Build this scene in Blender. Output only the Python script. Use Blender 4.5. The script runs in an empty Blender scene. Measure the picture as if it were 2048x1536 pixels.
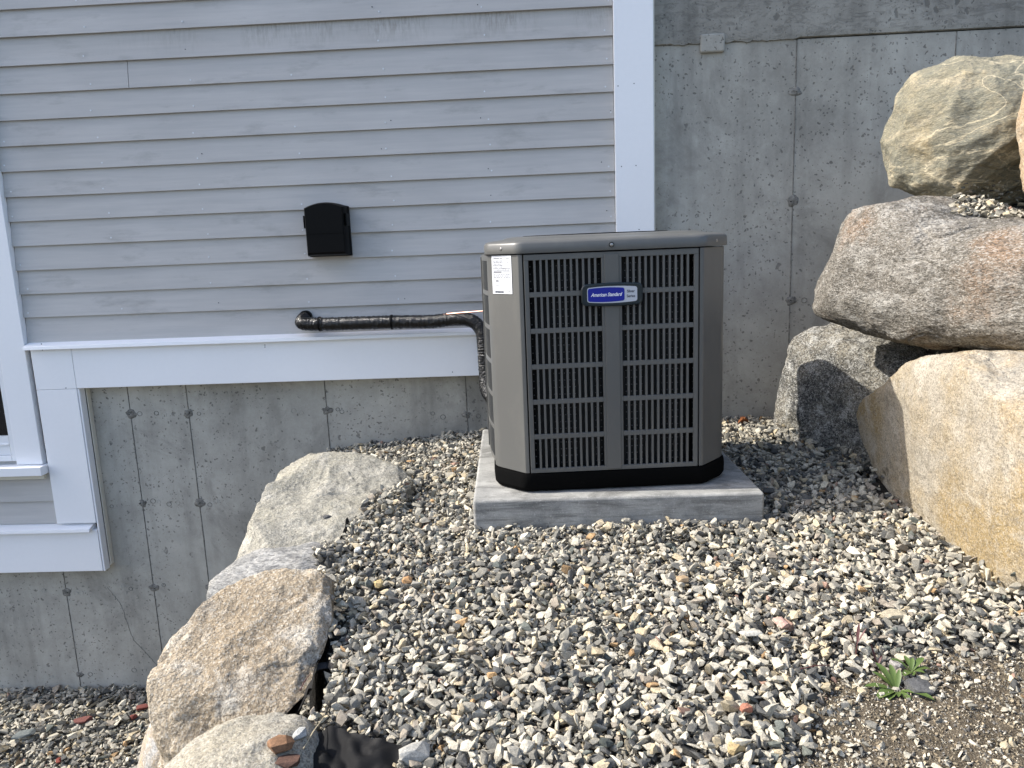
import bpy, bmesh, math, random
import numpy as np
from mathutils import Vector, Matrix, noise
from mathutils.bvhtree import BVHTree

sc = bpy.context.scene
R = math.radians
# ------------------------------------------------------------------ camera
F = 1522.56
YAW, PIT, ROL = -0.0434112546, 0.181803284, -0.0395750354
def basis():
    cy, sy, cp, sp = math.cos(YAW), math.sin(YAW), math.cos(PIT), math.sin(PIT)
    f = Vector((sy * cp, cy * cp, -sp)); r = Vector((cy, -sy, 0)); u = r.cross(f)
    cr, sr = math.cos(ROL), math.sin(ROL)
    return cr * r + sr * u, -sr * r + cr * u, f
CR, CU, CF = basis()
cd = bpy.data.cameras.new('camera'); cam = bpy.data.objects.new('camera', cd)
sc.collection.objects.link(cam); sc.camera = cam
cd.sensor_width = 36; cd.lens = F / 2048 * 36; cd.clip_start = 0.02; cd.clip_end = 500
m = Matrix((CR, CU, -CF)).transposed().to_4x4(); cam.matrix_world = m
# ------------------------------------------------------------------ sky, sun, exposure
SUN_EL, SUN_AZ = 42.0, -0.9           # azimuth: degrees in front of the wall's own plane, coming from the left
w = bpy.data.worlds.new('World'); sc.world = w; w.use_nodes = True
nt = w.node_tree; bg = nt.nodes['Background']
sky = nt.nodes.new('ShaderNodeTexSky'); sky.sky_type = 'NISHITA'; sky.sun_disc = False
sky.sun_elevation = R(SUN_EL); sky.sun_rotation = R(270 - SUN_AZ)
sky.air_density = 0.9; sky.dust_density = 2.2; sky.ozone_density = 1.0
nt.links.new(sky.outputs[0], bg.inputs[0]); bg.inputs[1].default_value = 0.15
sd = bpy.data.lights.new('sun', 'SUN'); sd.energy = 3.1; sd.angle = R(0.53); sd.color = (1.0, 0.955, 0.88)
sun = bpy.data.objects.new('sun', sd); sc.collection.objects.link(sun)
sdir = Vector((-math.cos(R(SUN_EL)) * math.cos(R(SUN_AZ)), -math.cos(R(SUN_EL)) * math.sin(R(SUN_AZ)), math.sin(R(SUN_EL))))
sun.rotation_euler = sdir.to_track_quat('Z', 'Y').to_euler(); sun.location = (-6, 0, 6)
sc.view_settings.view_transform = 'Standard'; sc.view_settings.look = 'None'
sc.view_settings.gamma = 1; sc.view_settings.use_curve_mapping = False
sc.view_settings.exposure = 1.22
sc.cycles.max_bounces = 6; sc.cycles.diffuse_bounces = 4

def ray(px, py):
    return (CF * F + CR * (px - 1024) - CU * (py - 768)).normalized()
def at(px, py, Y):                                   # photo pixel -> point at distance Y in front of the camera
    d = ray(px, py); return d * (Y / d.y)

# ------------------------------------------------------------------ helpers
COL = sc.collection
def link(name, me, mat=None, parent=None, smooth=False):
    o = bpy.data.objects.new(name, me); COL.objects.link(o)
    if mat is not None:
        for mm in (mat if isinstance(mat, (list, tuple)) else [mat]): me.materials.append(mm)
    if parent: o.parent = parent
    if smooth: me.polygons.foreach_set('use_smooth', [True] * len(me.polygons))
    return o
def tag(o, label=None, cat=None, group=None, kind=None):
    if label: o['label'] = label
    if cat: o['category'] = cat
    if group: o['group'] = group
    if kind: o['kind'] = kind
    return o
def empty(name, label=None, cat=None, loc=(0, 0, 0), rz=0, group=None):
    o = bpy.data.objects.new(name, None); COL.objects.link(o); o.location = loc; o.rotation_euler = (0, 0, rz)
    o.empty_display_size = 0.1
    return tag(o, label, cat, group)
class MB:
    def __init__(s): s.v = []; s.f = []
    def add(s, vs, fs):
        n = len(s.v); s.v += [tuple(p) for p in vs]; s.f += [tuple(n + i for i in f) for f in fs]; return s
    def box(s, x0, x1, y0, y1, z0, z1):
        return s.add([(x0, y0, z0), (x1, y0, z0), (x1, y1, z0), (x0, y1, z0), (x0, y0, z1), (x1, y0, z1), (x1, y1, z1), (x0, y1, z1)],
                     [(0, 3, 2, 1), (4, 5, 6, 7), (0, 1, 5, 4), (1, 2, 6, 5), (2, 3, 7, 6), (3, 0, 4, 7)])
    def prism(s, pts, a, b, axis='x'):               # closed profile extruded from a to b along axis
        n = len(pts)
        def P(p, t): return {'x': (t, p[0], p[1]), 'y': (p[0], t, p[1]), 'z': (p[0], p[1], t)}[axis]
        return s.add([P(p, a) for p in pts] + [P(p, b) for p in pts],
                     [tuple(range(n))[::-1], tuple(range(n, 2 * n))] + [(i, (i + 1) % n, n + (i + 1) % n, n + i) for i in range(n)])
    def loft(s, rings, cap=True):                    # list of closed rings of equal count
        n = len(rings[0]); vs = [p for r_ in rings for p in r_]; fs = []
        for k in range(len(rings) - 1):
            for i in range(n):
                j = (i + 1) % n; fs.append((k * n + i, k * n + j, (k + 1) * n + j, (k + 1) * n + i))
        if cap: fs += [tuple(range(n))[::-1], tuple(range((len(rings) - 1) * n, len(rings) * n))]
        return s.add(vs, fs)
    def tube(s, path, rad, n=12, cap=True):
        path = [Vector(p) for p in path]; rings = []; ref = None
        for i, p in enumerate(path):
            t = (path[min(i + 1, len(path) - 1)] - path[max(i - 1, 0)]).normalized()
            if ref is None: ref = t.orthogonal().normalized()
            ref = (ref - t * ref.dot(t)).normalized(); b = t.cross(ref)
            r_ = rad(i) if callable(rad) else rad
            rr = r_ if callable(r_) else (lambda a, q=r_: q)
            rings.append([p + (ref * math.cos(a) + b * math.sin(a)) * rr(a) for a in [2 * math.pi * k / n for k in range(n)]])
        return s.loft(rings, cap)
    def mesh(s, name):
        me = bpy.data.meshes.new(name); me.from_pydata(s.v, [], s.f); me.update()
        bm = bmesh.new(); bm.from_mesh(me); bmesh.ops.recalc_face_normals(bm, faces=bm.faces); bm.to_mesh(me); bm.free()
        return me
    def build(s, name, mat, parent=None, smooth=False, bevel=0, seg=2, autosmooth=False):
        me = s.mesh(name)
        if bevel:
            bm = bmesh.new(); bm.from_mesh(me)
            es = [e for e in bm.edges if len(e.link_faces) == 2 and e.calc_face_angle(0) > 0.5]
            bmesh.ops.bevel(bm, geom=es, offset=bevel, segments=seg, profile=0.5, affect='EDGES', clamp_overlap=True)
            bm.to_mesh(me); bm.free()
        o = link(name, me, mat, parent)
        if smooth:
            me.polygons.foreach_set('use_smooth', [True] * len(me.polygons))
            if bevel or autosmooth: me.set_sharp_from_angle(angle=R(35))
            if bevel:
                wn = o.modifiers.new('wn', 'WEIGHTED_NORMAL'); wn.keep_sharp = True; wn.weight = 100
        else: me.polygons.foreach_set('use_smooth', [False] * len(me.polygons))
        return o
def catmull(pts, k=8):
    P = [Vector(p) for p in pts]; P = [2 * P[0] - P[1]] + P + [2 * P[-1] - P[-2]]; out = []
    for i in range(1, len(P) - 2):
        for j in range(k):
            t = j / k; a, b, c, d = P[i - 1], P[i], P[i + 1], P[i + 2]
            out.append(0.5 * ((2 * b) + (c - a) * t + (2 * a - 5 * b + 4 * c - d) * t * t + (3 * b - a - 3 * c + d) * t ** 3))
    out.append(P[-2]); return out

# ------------------------------------------------------------------ materials
class NT:
    def __init__(s, name, rough=0.7, spec=0.4, metal=0):
        s.m = bpy.data.materials.new(name); s.m.use_nodes = True; s.t = s.m.node_tree
        s.b = s.t.nodes['Principled BSDF']; s.b.inputs['Roughness'].default_value = rough
        s.b.inputs['Specular IOR Level'].default_value = spec; s.b.inputs['Metallic'].default_value = metal
        tc = s.t.nodes.new('ShaderNodeTexCoord'); s.obj = tc.outputs['Object']
    def n(s, typ, **kw):
        x = s.t.nodes.new(typ)
        for k, v in kw.items(): setattr(x, k, v)
        return x
    def l(s, a, b): s.t.links.new(a, b)
    def map(s, scale=(1, 1, 1), rot=(0, 0, 0), loc=(0, 0, 0), src=None):
        x = s.n('ShaderNodeMapping'); x.inputs['Scale'].default_value = scale; x.inputs['Rotation'].default_value = rot
        x.inputs['Location'].default_value = loc; s.l(src or s.obj, x.inputs['Vector']); return x.outputs[0]
    def noise(s, scale, detail=4, rough=0.55, vec=None, dist=0):
        x = s.n('ShaderNodeTexNoise'); x.inputs['Scale'].default_value = scale; x.inputs['Detail'].default_value = detail
        x.inputs['Roughness'].default_value = rough; x.inputs['Distortion'].default_value = dist
        s.l(vec or s.obj, x.inputs['Vector']); return x.outputs['Fac']
    def vor(s, scale, vec=None, feature='F1', out='Distance', rnd=1):
        x = s.n('ShaderNodeTexVoronoi', feature=feature); x.inputs['Scale'].default_value = scale
        x.inputs['Randomness'].default_value = rnd; s.l(vec or s.obj, x.inputs['Vector']); return x.outputs[out]
    def ramp(s, fac, stops, interp='LINEAR'):
        x = s.n('ShaderNodeValToRGB'); cr = x.color_ramp; cr.interpolation = interp
        while len(cr.elements) < len(stops): cr.elements.new(0.5)
        for e, (p, c) in zip(cr.elements, stops):
            e.position = p; e.color = (c, c, c, 1) if isinstance(c, (int, float)) else (*c, 1)
        s.l(fac, x.inputs[0]); return x.outputs[0]
    def mix(s, fac, a, b, mode='MIX'):
        x = s.n('ShaderNodeMix', data_type='RGBA', blend_type=mode)
        for sock, v in ((x.inputs[0], fac), (x.inputs[6], a), (x.inputs[7], b)):
            if isinstance(v, (int, float)): sock.default_value = v if sock == x.inputs[0] else (v, v, v, 1)
            elif isinstance(v, tuple): sock.default_value = (*v, 1)
            else: s.l(v, sock)
        return x.outputs[2]
    def math(s, op, a, b=0.0):
        x = s.n('ShaderNodeMath', operation=op)
        for i, v in enumerate((a, b)):
            if isinstance(v, (int, float)): x.inputs[i].default_value = v
            else: s.l(v, x.inputs[i])
        return x.outputs[0]
    def bump(s, h, strength=0.3, dist=0.002, prev=None):
        x = s.n('ShaderNodeBump'); x.inputs['Strength'].default_value = strength; x.inputs['Distance'].default_value = dist
        s.l(h, x.inputs['Height'])
        if prev: s.l(prev, x.inputs['Normal'])
        s.l(x.outputs[0], s.b.inputs['Normal']); return x.outputs[0]
    def col(s, c):
        if isinstance(c, tuple): s.b.inputs['Base Color'].default_value = (*c, 1)
        else: s.l(c, s.b.inputs['Base Color'])
        return s
    def rough(s, v): s.l(v, s.b.inputs['Roughness']); return s

def paint(name, c, rough=0.45, var=0.06, scale=3, bump=0.08, spec=0.4, fine=60):
    t = NT(name, rough, spec); n1 = t.noise(scale, 5); n2 = t.noise(fine, 3)
    k = t.math('ADD', t.math('MULTIPLY', n1, 0.7), t.math('MULTIPLY', n2, 0.3))
    t.col(t.mix(t.ramp(k, [(0.35, 0), (0.65, 1)]), tuple(x * (1 - var) for x in c), tuple(min(1, x * (1 + var)) for x in c)))
    t.bump(n2, bump, 0.001); return t.m

def siding_mat(name, dirt):
    t = NT(name, 0.62, 0.25); base = (0.495, 0.482, 0.462)
    big = t.noise(1.6, 4, vec=t.map((1, 1, 1.8))); grain = t.noise(55, 5, 0.65, vec=t.map((0.06, 1, 1.2)))
    blot = t.noise(7, 5, 0.7, vec=t.map((0.55, 1, 2.0), loc=(3, 0, 1)))
    c = t.mix(t.ramp(big, [(0.3, 0), (0.7, 1)]), tuple(x * 0.9 for x in base), tuple(x * 1.06 for x in base))
    c = t.mix(t.math('MULTIPLY', t.ramp(grain, [(0.35, 0), (0.75, 1)]), 0.35), c, (0.30, 0.305, 0.31))
    c = t.mix(t.math('MULTIPLY', t.ramp(blot, [(0.56, 0), (0.74, 1)]), 0.5), c, (0.25, 0.245, 0.23))
    if dirt:                                         # mildew run-marks under the board above
        st = t.noise(95, 3, 0.7, vec=t.map((1, 1, 0.12))); md = t.noise(5.5, 3, vec=t.map((1, 1, 0.3)))
        sep = t.n('ShaderNodeSeparateXYZ'); t.l(t.obj, sep.inputs[0])
        up = t.ramp(t.math('MULTIPLY', t.math('SUBTRACT', sep.outputs[2], 0.79), 9.5), [(0.0, 0), (0.75, 1)])
        rt = t.ramp(t.math('ADD', sep.outputs[0], 1.75), [(0.0, 0), (0.5, 1)])
        f = t.math('MULTIPLY', t.math('MULTIPLY', t.ramp(st, [(0.42, 0), (0.62, 1)]), t.ramp(md, [(0.38, 0), (0.6, 1)])), t.math('MULTIPLY', up, rt))
        c = t.mix(t.math('MULTIPLY', f, 0.55), c, (0.17, 0.155, 0.12))
        c = t.mix(t.math('MULTIPLY', up, 0.25), c, (0.36, 0.35, 0.32))
    t.col(c); t.bump(grain, 0.35, 0.0012, t.bump(blot, 0.15, 0.003)); return t.m

def concrete_mat(name, light=1.0, dark_streaks=0.4, pits=True, rough_top=False):
    t = NT(name, 0.85, 0.25)
    a, b, d = tuple(x * light for x in (0.28, 0.268, 0.235)), tuple(x * light for x in (0.45, 0.435, 0.385)), tuple(x * light for x in (0.11, 0.104, 0.092))
    big = t.noise(1.7, 6, 0.6); mid = t.noise(9, 6, 0.65); fine = t.noise(160, 4, 0.7)
    streak = t.noise(9, 4, 0.6, vec=t.map((1, 1, 0.09)))
    k = t.math('ADD', t.math('MULTIPLY', big, 0.5), t.math('ADD', t.math('MULTIPLY', mid, 0.35), t.math('MULTIPLY', fine, 0.15)))
    c = t.mix(t.ramp(k, [(0.38, 0), (0.62, 1)]), a, b)
    c = t.mix(t.math('MULTIPLY', t.ramp(streak, [(0.5, 0), (0.75, 1)]), dark_streaks), c, tuple(x * 1.1 for x in d))
    blot = t.noise(3.4, 6, 0.7, t.map((1, 1, 0.7), loc=(7, 1, 3)), 0.6)
    c = t.mix(t.math('MULTIPLY', t.ramp(blot, [(0.52, 0), (0.64, 1)]), 0.38), c, tuple(x * 1.25 for x in d))
    c = t.mix(t.math('MULTIPLY', t.ramp(blot, [(0.36, 1), (0.46, 0)]), 0.30), c, tuple(x * 1.15 for x in b))
    zone2 = t.ramp(t.noise(2.6, 3, vec=t.map(loc=(1, 6, 2))), [(0.44, 0), (0.56, 1)])
    # bug holes of several sizes, clustered
    zone = t.ramp(t.noise(1.9, 3, vec=t.map(loc=(4, 2, 7))), [(0.36, 0), (0.52, 1)])
    wob = t.n('ShaderNodeVectorMath', operation='ADD'); nz = t.n('ShaderNodeTexNoise'); nz.inputs['Scale'].default_value = 45
    t.l(t.obj, nz.inputs['Vector']); sc_ = t.n('ShaderNodeVectorMath', operation='SCALE'); sc_.inputs['Scale'].default_value = 0.03
    t.l(nz.outputs['Color'], sc_.inputs[0]); t.l(t.obj, wob.inputs[0]); t.l(sc_.outputs[0], wob.inputs[1])
    def holes(scale, thr, keep, sq=1.0):
        x = t.n('ShaderNodeTexVoronoi'); x.inputs['Scale'].default_value = scale; t.l(t.map((1, 1, sq), src=wob.outputs[0]), x.inputs['Vector'])
        s_ = t.n('ShaderNodeSeparateColor'); t.l(x.outputs['Color'], s_.inputs[0])
        pick = t.math('GREATER_THAN', s_.outputs[0], keep)
        size = t.math('MULTIPLY', s_.outputs[1], thr)
        return t.math('MULTIPLY', pick, t.ramp(t.math('DIVIDE', x.outputs['Distance'], t.math('ADD', size, 0.03)), [(0.75, 1), (1.0, 0)]))
    h = t.math('MAXIMUM', t.math('MULTIPLY', holes(85, 0.42, 0.45), zone), t.math('MAXIMUM', t.math('MULTIPLY', holes(26, 0.30, 0.80, 0.7), 0.85), t.math('MULTIPLY', holes(55, 0.30, 0.66), zone2)))
    if rough_top:
        ch = t.ramp(t.noise(26, 6, 0.75, vec=t.map((0.6, 1, 1.6), loc=(1, 5, 0)), dist=1.2), [(0.50, 0), (0.60, 1)])
        h = t.math('MAXIMUM', h, t.math('MULTIPLY', ch, 0.5))
    c = t.mix(t.math('MULTIPLY', h, 0.6), c, tuple(x * 0.5 for x in d))
    t.col(c)
    n0 = t.bump(t.math('SUBTRACT', 1.0, h), 0.5, 0.003); n1 = t.bump(mid, 0.12, 0.008, n0); t.bump(fine, 0.25, 0.0012, n1)
    return t.m

def rock_mat(name, base, alt, light, dark, seed=0, patch=4.0, speck=230, fol=(1, 1, 1), folrot=(0, 0, 0), rust=None, veins=0.0, contrast=0.7, bump=0.8, rustx=(0.55, 0.68)):
    t = NT(name, 0.86, 0.2); L = (seed * 3.7, seed * 1.9, seed * 5.3)
    v0 = t.map(loc=L); vf = t.map(fol, folrot, L)
    p = t.noise(patch, 7, 0.62, v0, 0.4); p2 = t.noise(patch * 2.4, 6, 0.65, vf, 0.3)
    vc = t.n('ShaderNodeTexVoronoi'); vc.inputs['Scale'].default_value = speck * 1.5; t.l(vf, vc.inputs['Vector'])
    sp_ = t.n('ShaderNodeSeparateColor'); t.l(vc.outputs['Color'], sp_.inputs[0])
    s1 = t.math('ADD', t.math('MULTIPLY', sp_.outputs[0], 0.42), t.math('MULTIPLY', t.noise(speck * 0.5, 4, 0.75, vf), 0.62)); s2 = t.noise(speck * 0.42, 4, 0.7, vf); s3 = t.noise(speck * 0.14, 5, 0.7, vf)
    c = t.mix(t.ramp(p, [(0.40, 0), (0.60, 1)]), base, alt)
    c = t.mix(t.ramp(p2, [(0.52, 0), (0.66, 0.8)]), c, light)
    if rust: c = t.mix(t.ramp(t.noise(patch * 0.8, 5, 0.6, t.map(loc=(L[0] + 9, 2, 4))), [(rustx[0], 0), (rustx[1], 0.75)]), c, rust)
    if veins:
        w_ = t.noise(3.2, 4, 0.5, vf, 1.3); vn = t.ramp(t.math('ABSOLUTE', t.math('SUBTRACT', w_, 0.5)), [(0.0, 1), (0.012, 0)])
        c = t.mix(t.math('MULTIPLY', vn, veins), c, tuple(min(0.8, x * 1.5) for x in light))
    c = t.mix(t.math('MULTIPLY', t.ramp(s1, [(0.34, 1), (0.50, 0)]), contrast), c, dark)
    c = t.mix(t.math('MULTIPLY', t.ramp(s1, [(0.62, 0), (0.72, 1)]), contrast * 0.8), c, light)
    c = t.mix(t.math('MULTIPLY', t.ramp(s2, [(0.54, 0), (0.66, 1)]), contrast * 0.75), c, light)
    c = t.mix(t.math('MULTIPLY', t.ramp(s3, [(0.36, 1), (0.47, 0)]), contrast * 0.55), c, dark)
    t.col(c)
    n0 = t.bump(s3, 0.55 * bump, 0.016); n1 = t.bump(s2, 0.8 * bump, 0.007, n0); t.bump(s1, 0.6 * bump, 0.003, n1)
    return t.m

def stone_mat(name):
    t = NT(name, 0.82, 0.3); at_ = t.n('ShaderNodeAttribute', attribute_name='col')
    n1 = t.noise(130, 4, 0.7); n2 = t.noise(520, 2, 0.7)
    k = t.math('ADD', t.math('MULTIPLY', n1, 0.6), t.math('MULTIPLY', n2, 0.4))
    c = t.mix(t.ramp(k, [(0.38, 0), (0.64, 1)]), t.mix(1.0, at_.outputs['Color'], (0.62, 0.62, 0.62), 'MULTIPLY'), t.mix(1.0, at_.outputs['Color'], (1.22, 1.22, 1.2), 'MULTIPLY'))
    t.col(c); t.bump(n1, 0.6, 0.002, t.bump(n2, 0.3, 0.0006)); return t.m

M = {}
M['siding'] = siding_mat('siding_paint', False); M['siding_dirty'] = siding_mat('siding_paint_mildew', True)
M['trim'] = paint('white_trim', (0.83, 0.84, 0.855), 0.38, 0.02, 2, 0.04)
M['vinyl'] = paint('white_vinyl', (0.74, 0.76, 0.78), 0.3, 0.02)
M['cream'] = paint('cream_edge', (0.62, 0.60, 0.52), 0.5, 0.05)
M['conc'] = concrete_mat('wall_concrete', 1.0, 0.42); M['conc_top'] = concrete_mat('upper_concrete', 0.82, 0.5, True, True)
M['patch'] = concrete_mat('patch_mortar', 1.02, 0.1)
def lump_mat():
    t = NT('tie_mortar', 0.9, 0.2); n = t.noise(70, 5, 0.7)
    t.col(t.mix(t.ramp(n, [(0.35, 0), (0.65, 1)]), (0.10, 0.096, 0.085), (0.27, 0.26, 0.235))); t.bump(n, 0.9, 0.006); return t.m
M['lump'] = lump_mat()
M['hole'] = paint('dark_hole', (0.012, 0.012, 0.012), 0.9)
M['sheath'] = paint('dark_sheathing', (0.05, 0.045, 0.04), 0.9)
M['nail'] = paint('nail_metal', (0.62, 0.64, 0.66), 0.35, 0.1)
def glass():
    t = NT('window_glass', 0.04, 0.6); t.col((0.006, 0.007, 0.009)); return t.m
M['glass'] = glass()
M['black'] = paint('black_plastic', (0.002, 0.002, 0.0022), 0.5, 0.2, spec=0.12)
M['blackbase'] = paint('base_pan_black', (0.003, 0.003, 0.003), 0.8, 0.2, spec=0.04)
def pipe_mat():
    t = NT('black_foil_tape', 0.24, 0.45); t.col((0.004, 0.004, 0.0045)); n = t.noise(150, 3, 0.7, vec=t.map((1, 0.35, 0.35))); t.bump(n, 1.0, 0.006); return t.m
M['pipe'] = pipe_mat()
def copper():
    t = NT('copper_tube', 0.35, 0.5, 0.6); t.col((0.80, 0.42, 0.32)); return t.m
M['copper'] = copper()
def unit_paint():
    t = NT('taupe_enamel', 0.34, 0.45); n = t.noise(3, 3); c = t.mix(n, (0.092, 0.092, 0.087), (0.102, 0.102, 0.097))
    du = t.noise(11, 6, 0.7, vec=t.map((1, 1, 0.45))); c = t.mix(t.math('MULTIPLY', t.ramp(du, [(0.5, 0), (0.75, 1)]), 0.22), c, (0.20, 0.19, 0.165))
    sc_ = t.noise(260, 3, 0.8); c = t.mix(t.math('MULTIPLY', t.ramp(sc_, [(0.68, 0), (0.74, 1)]), 0.35), c, (0.24, 0.23, 0.20)); t.col(c)
    t.rough(t.math('ADD', 0.26, t.math('MULTIPLY', du, 0.22)))
    t.bump(t.noise(700, 2), 0.03, 0.0005); return t.m
M['unit'] = unit_paint()
M['coil'] = paint('coil_fins', (0.02, 0.02, 0.02), 0.6)
M['coiltube'] = paint('coil_tube_metal', (0.22, 0.22, 0.22), 0.35)
M['screw'] = NT('screw_metal', 0.3, 0.5, 0.8).col((0.32, 0.31, 0.3)).m
M['badge'] = paint('badge_black', (0.012, 0.02, 0.024), 0.3)
M['silver'] = paint('badge_silver', (0.44, 0.46, 0.50), 0.32, 0.03)
M['blue'] = paint('badge_blue', (0.004, 0.012, 0.25), 0.3, 0.03)
M['white'] = paint('white_print', (0.82, 0.83, 0.85), 0.5, 0.02)
M['ink'] = paint('dark_ink', (0.03, 0.035, 0.05), 0.6)
M['paper'] = paint('label_paper', (0.72, 0.73, 0.75), 0.45, 0.02)
def pad_mat():
    t = NT('pad_concrete', 0.82, 0.3); n = t.noise(9, 7, 0.7); s = t.noise(30, 6, 0.75, vec=t.map((0.16, 0.3, 1.4), (0, 0.08, 0)), dist=0.5); g = t.noise(240, 3, 0.7)
    c = t.mix(t.ramp(n, [(0.35, 0), (0.65, 1)]), (0.20, 0.20, 0.19), (0.37, 0.365, 0.34))
    c = t.mix(t.math('MULTIPLY', t.ramp(s, [(0.46, 0), (0.62, 1)]), 0.8), c, (0.11, 0.108, 0.10))
    c = t.mix(t.math('MULTIPLY', t.ramp(g, [(0.58, 0), (0.7, 1)]), 0.45), c, (0.6, 0.59, 0.55))
    c = t.mix(t.math('MULTIPLY', t.ramp(g, [(0.3, 1), (0.4, 0)]), 0.5), c, (0.10, 0.10, 0.10))
    t.col(c); t.bump(g, 0.35, 0.0015, t.bump(s, 0.25, 0.002)); return t.m
M['pad'] = pad_mat()
M['stone'] = stone_mat('crushed_stone')
def soil(name, c0, c1, c2, sc1=25):
    t = NT(name, 0.95, 0.1); n = t.noise(sc1, 7, 0.7); g = t.vor(260); b = t.noise(4, 4)
    c = t.mix(t.ramp(n, [(0.35, 0), (0.65, 1)]), c0, c1); c = t.mix(t.ramp(t.noise(300, 2), [(0.6, 0), (0.7, 0.7)]), c, c2)
    t.col(c); t.bump(n, 0.8, 0.01, t.bump(g, 0.7, 0.003)); return t.m
M['soil'] = soil('gravelly_ground', (0.045, 0.042, 0.037), (0.10, 0.095, 0.085), (0.25, 0.24, 0.21))
M['dirt'] = soil('sandy_dirt', (0.045, 0.037, 0.026), (0.13, 0.107, 0.077), (0.4, 0.36, 0.28), 14)
def cloth_mat():
    t = NT('woven_black_fabric', 0.7, 0.12); x = t.noise(900, 2); t.col(t.mix(t.ramp(t.noise(18, 4), [(0.55, 0), (0.8, 1)]), (0.010, 0.010, 0.0105), (0.045, 0.043, 0.040)))
    t.bump(x, 0.5, 0.001); return t.m
M['cloth'] = cloth_mat()
def leaf_mat(name, a, b):
    t = NT(name, 0.5, 0.35); t.col(t.mix(t.noise(30, 3), a, b)); t.b.inputs['Transmission Weight'].default_value = 0
    t.b.inputs['Subsurface Weight'].default_value = 0.0; return t.m
M['leaf'] = leaf_mat('weed_leaf', (0.048, 0.080, 0.016), (0.10, 0.145, 0.04)); M['redleaf'] = leaf_mat('red_sprig_leaf', (0.06, 0.018, 0.018), (0.11, 0.045, 0.04))
M['dry'] = leaf_mat('dry_leaf', (0.20, 0.07, 0.025), (0.28, 0.11, 0.04)); M['straw'] = leaf_mat('straw', (0.42, 0.36, 0.24), (0.55, 0.47, 0.32))

YW, YT, YC = 3.168, 3.15, 3.222      # siding front edge, trim front face, concrete face

# ------------------------------------------------------------------ terrain
def sm(t): t = min(1, max(0, t)); return t * t * (3 - 2 * t)
def lerp_t(x, xs, ys):
    return float(np.interp(x, xs, ys))
EX = ([-1, 0.6, 1.0, 1.2, 1.4, 1.65, 1.85, 2.1, 2.35, 2.6, 2.9, 3.2], [-0.42, -0.42, -0.43, -0.435, -0.455, -0.545, -0.625, -0.64, -0.66, -0.74, -0.92, -0.985])
def ground_z(x, y):
    z = -0.815 - 0.07 * max(0, 2.05 - max(y, -1))
    z += lerp_t(x, [-1.0, -0.7, -0.35, 0.3, 0.8, 1.2], [-0.075, -0.05, -0.012, 0.01, 0.02, 0.0]) * sm((y - 1.9) / 1.0)
    xr = lerp_t(y, [0, 1.5, 2.2, 2.6, 3.2], [1.5, 1.35, 1.45, 1.10, 1.12])
    z += 0.95 * sm((x - xr) / 0.5)
    e = lerp_t(y, *EX)
    z -= 1.16 * sm((e - x) / 0.14)
    if x < e - 0.14: z = min(z, -1.98)
    low = -2.02 + 0.04 * (3.2 - min(y, 3.2)) * 0.3
    s_ = sm((e - x) / 0.18)
    return z * (1 - s_) + low * s_
def axis_pts(lo, hi, step, far):
    a = list(np.arange(lo, hi + 1e-6, step)); k = step; p = hi
    while p < far: k *= 1.5; p += k; a.append(min(p, far))
    k = step; p = lo
    while p > -far: k *= 1.5; p -= k; a.insert(0, max(p, -far))
    return a
xs = axis_pts(-2.8, 2.3, 0.03, 120)
ys = [y for y in axis_pts(0.3, 3.25, 0.03, 120) if y < 3.27]
mb = MB(); nx = len(xs)
rng = random.Random(5)
for y in ys:
    for x in xs:
        z = ground_z(x, y)
        if abs(x) < 3: z += (noise.noise((x * 5, y * 5, 0)) * 0.01 + noise.noise((x * 22, y * 22, 3)) * 0.003)
        mb.v.append((x, y, z))
for j in range(len(ys) - 1):
    for i in range(nx - 1):
        mb.f.append((j * nx + i, j * nx + i + 1, (j + 1) * nx + i + 1, (j + 1) * nx + i))
g = mb.build('ground', M['soil'], smooth=True); tag(g, 'dark gravelly soil terrace and the lower ground beside the wall', kind='structure')
# sandy dirt patch: a sheet just above the soil
DP = [(1500, 1560), (1560, 1500), (1610, 1450), (1595, 1400), (1640, 1350), (1720, 1330), (1790, 1292), (1850, 1300), (1950, 1285), (2060, 1300), (2300, 1330), (2500, 1700), (1500, 1700)]
def on_plane(px, py, z=-0.845):
    d = ray(px, py); return d * (z / d.z)
DPW = [on_plane(*p).xy for p in DP]
DP2 = [on_plane(*p).xy for p in [(1985, 1150), (2060, 1130), (2200, 1200), (2100, 1210), (2020, 1195)]]
def inside(p, poly):
    c = False; n = len(poly)
    for i in range(n):
        a, b = poly[i], poly[(i + 1) % n]
        if (a[1] > p[1]) != (b[1] > p[1]) and p[0] < (b[0] - a[0]) * (p[1] - a[1]) / (b[1] - a[1]) + a[0]: c = not c
    return c
def edge_dist(p, poly):
    best = 9
    for i in range(len(poly)):
        a = Vector(poly[i]); b = Vector(poly[(i + 1) % len(poly)]); ab = b - a; t = max(0, min(1, (Vector(p) - a).dot(ab) / ab.length_squared))
        best = min(best, (Vector(p) - a - ab * t).length)
    return best
mb = MB(); idx = {}
gx = np.arange(0.25, 1.35, 0.02); gy = np.arange(0.6, 1.75, 0.02)
for j, y in enumerate(gy):
    for i, x in enumerate(gx):
        ins = inside((x, y), DPW) or inside((x, y), DP2)
        dd = min(edge_dist((x, y), DPW), edge_dist((x, y), DP2)); s_ = dd if ins else -dd
        idx[i, j] = len(mb.v)
        mb.v.append((x, y, ground_z(x, y) + min(0.016, max(-0.012, s_ * 0.28)) + noise.noise((x * 9, y * 9, 1)) * 0.005 + noise.noise((x * 40, y * 40, 1)) * 0.002))
for j in range(len(gy) - 1):
    for i in range(len(gx) - 1):
        q = [idx[i, j], idx[i + 1, j], idx[i + 1, j + 1], idx[i, j + 1]]
        mb.f.append(tuple(q))
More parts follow.
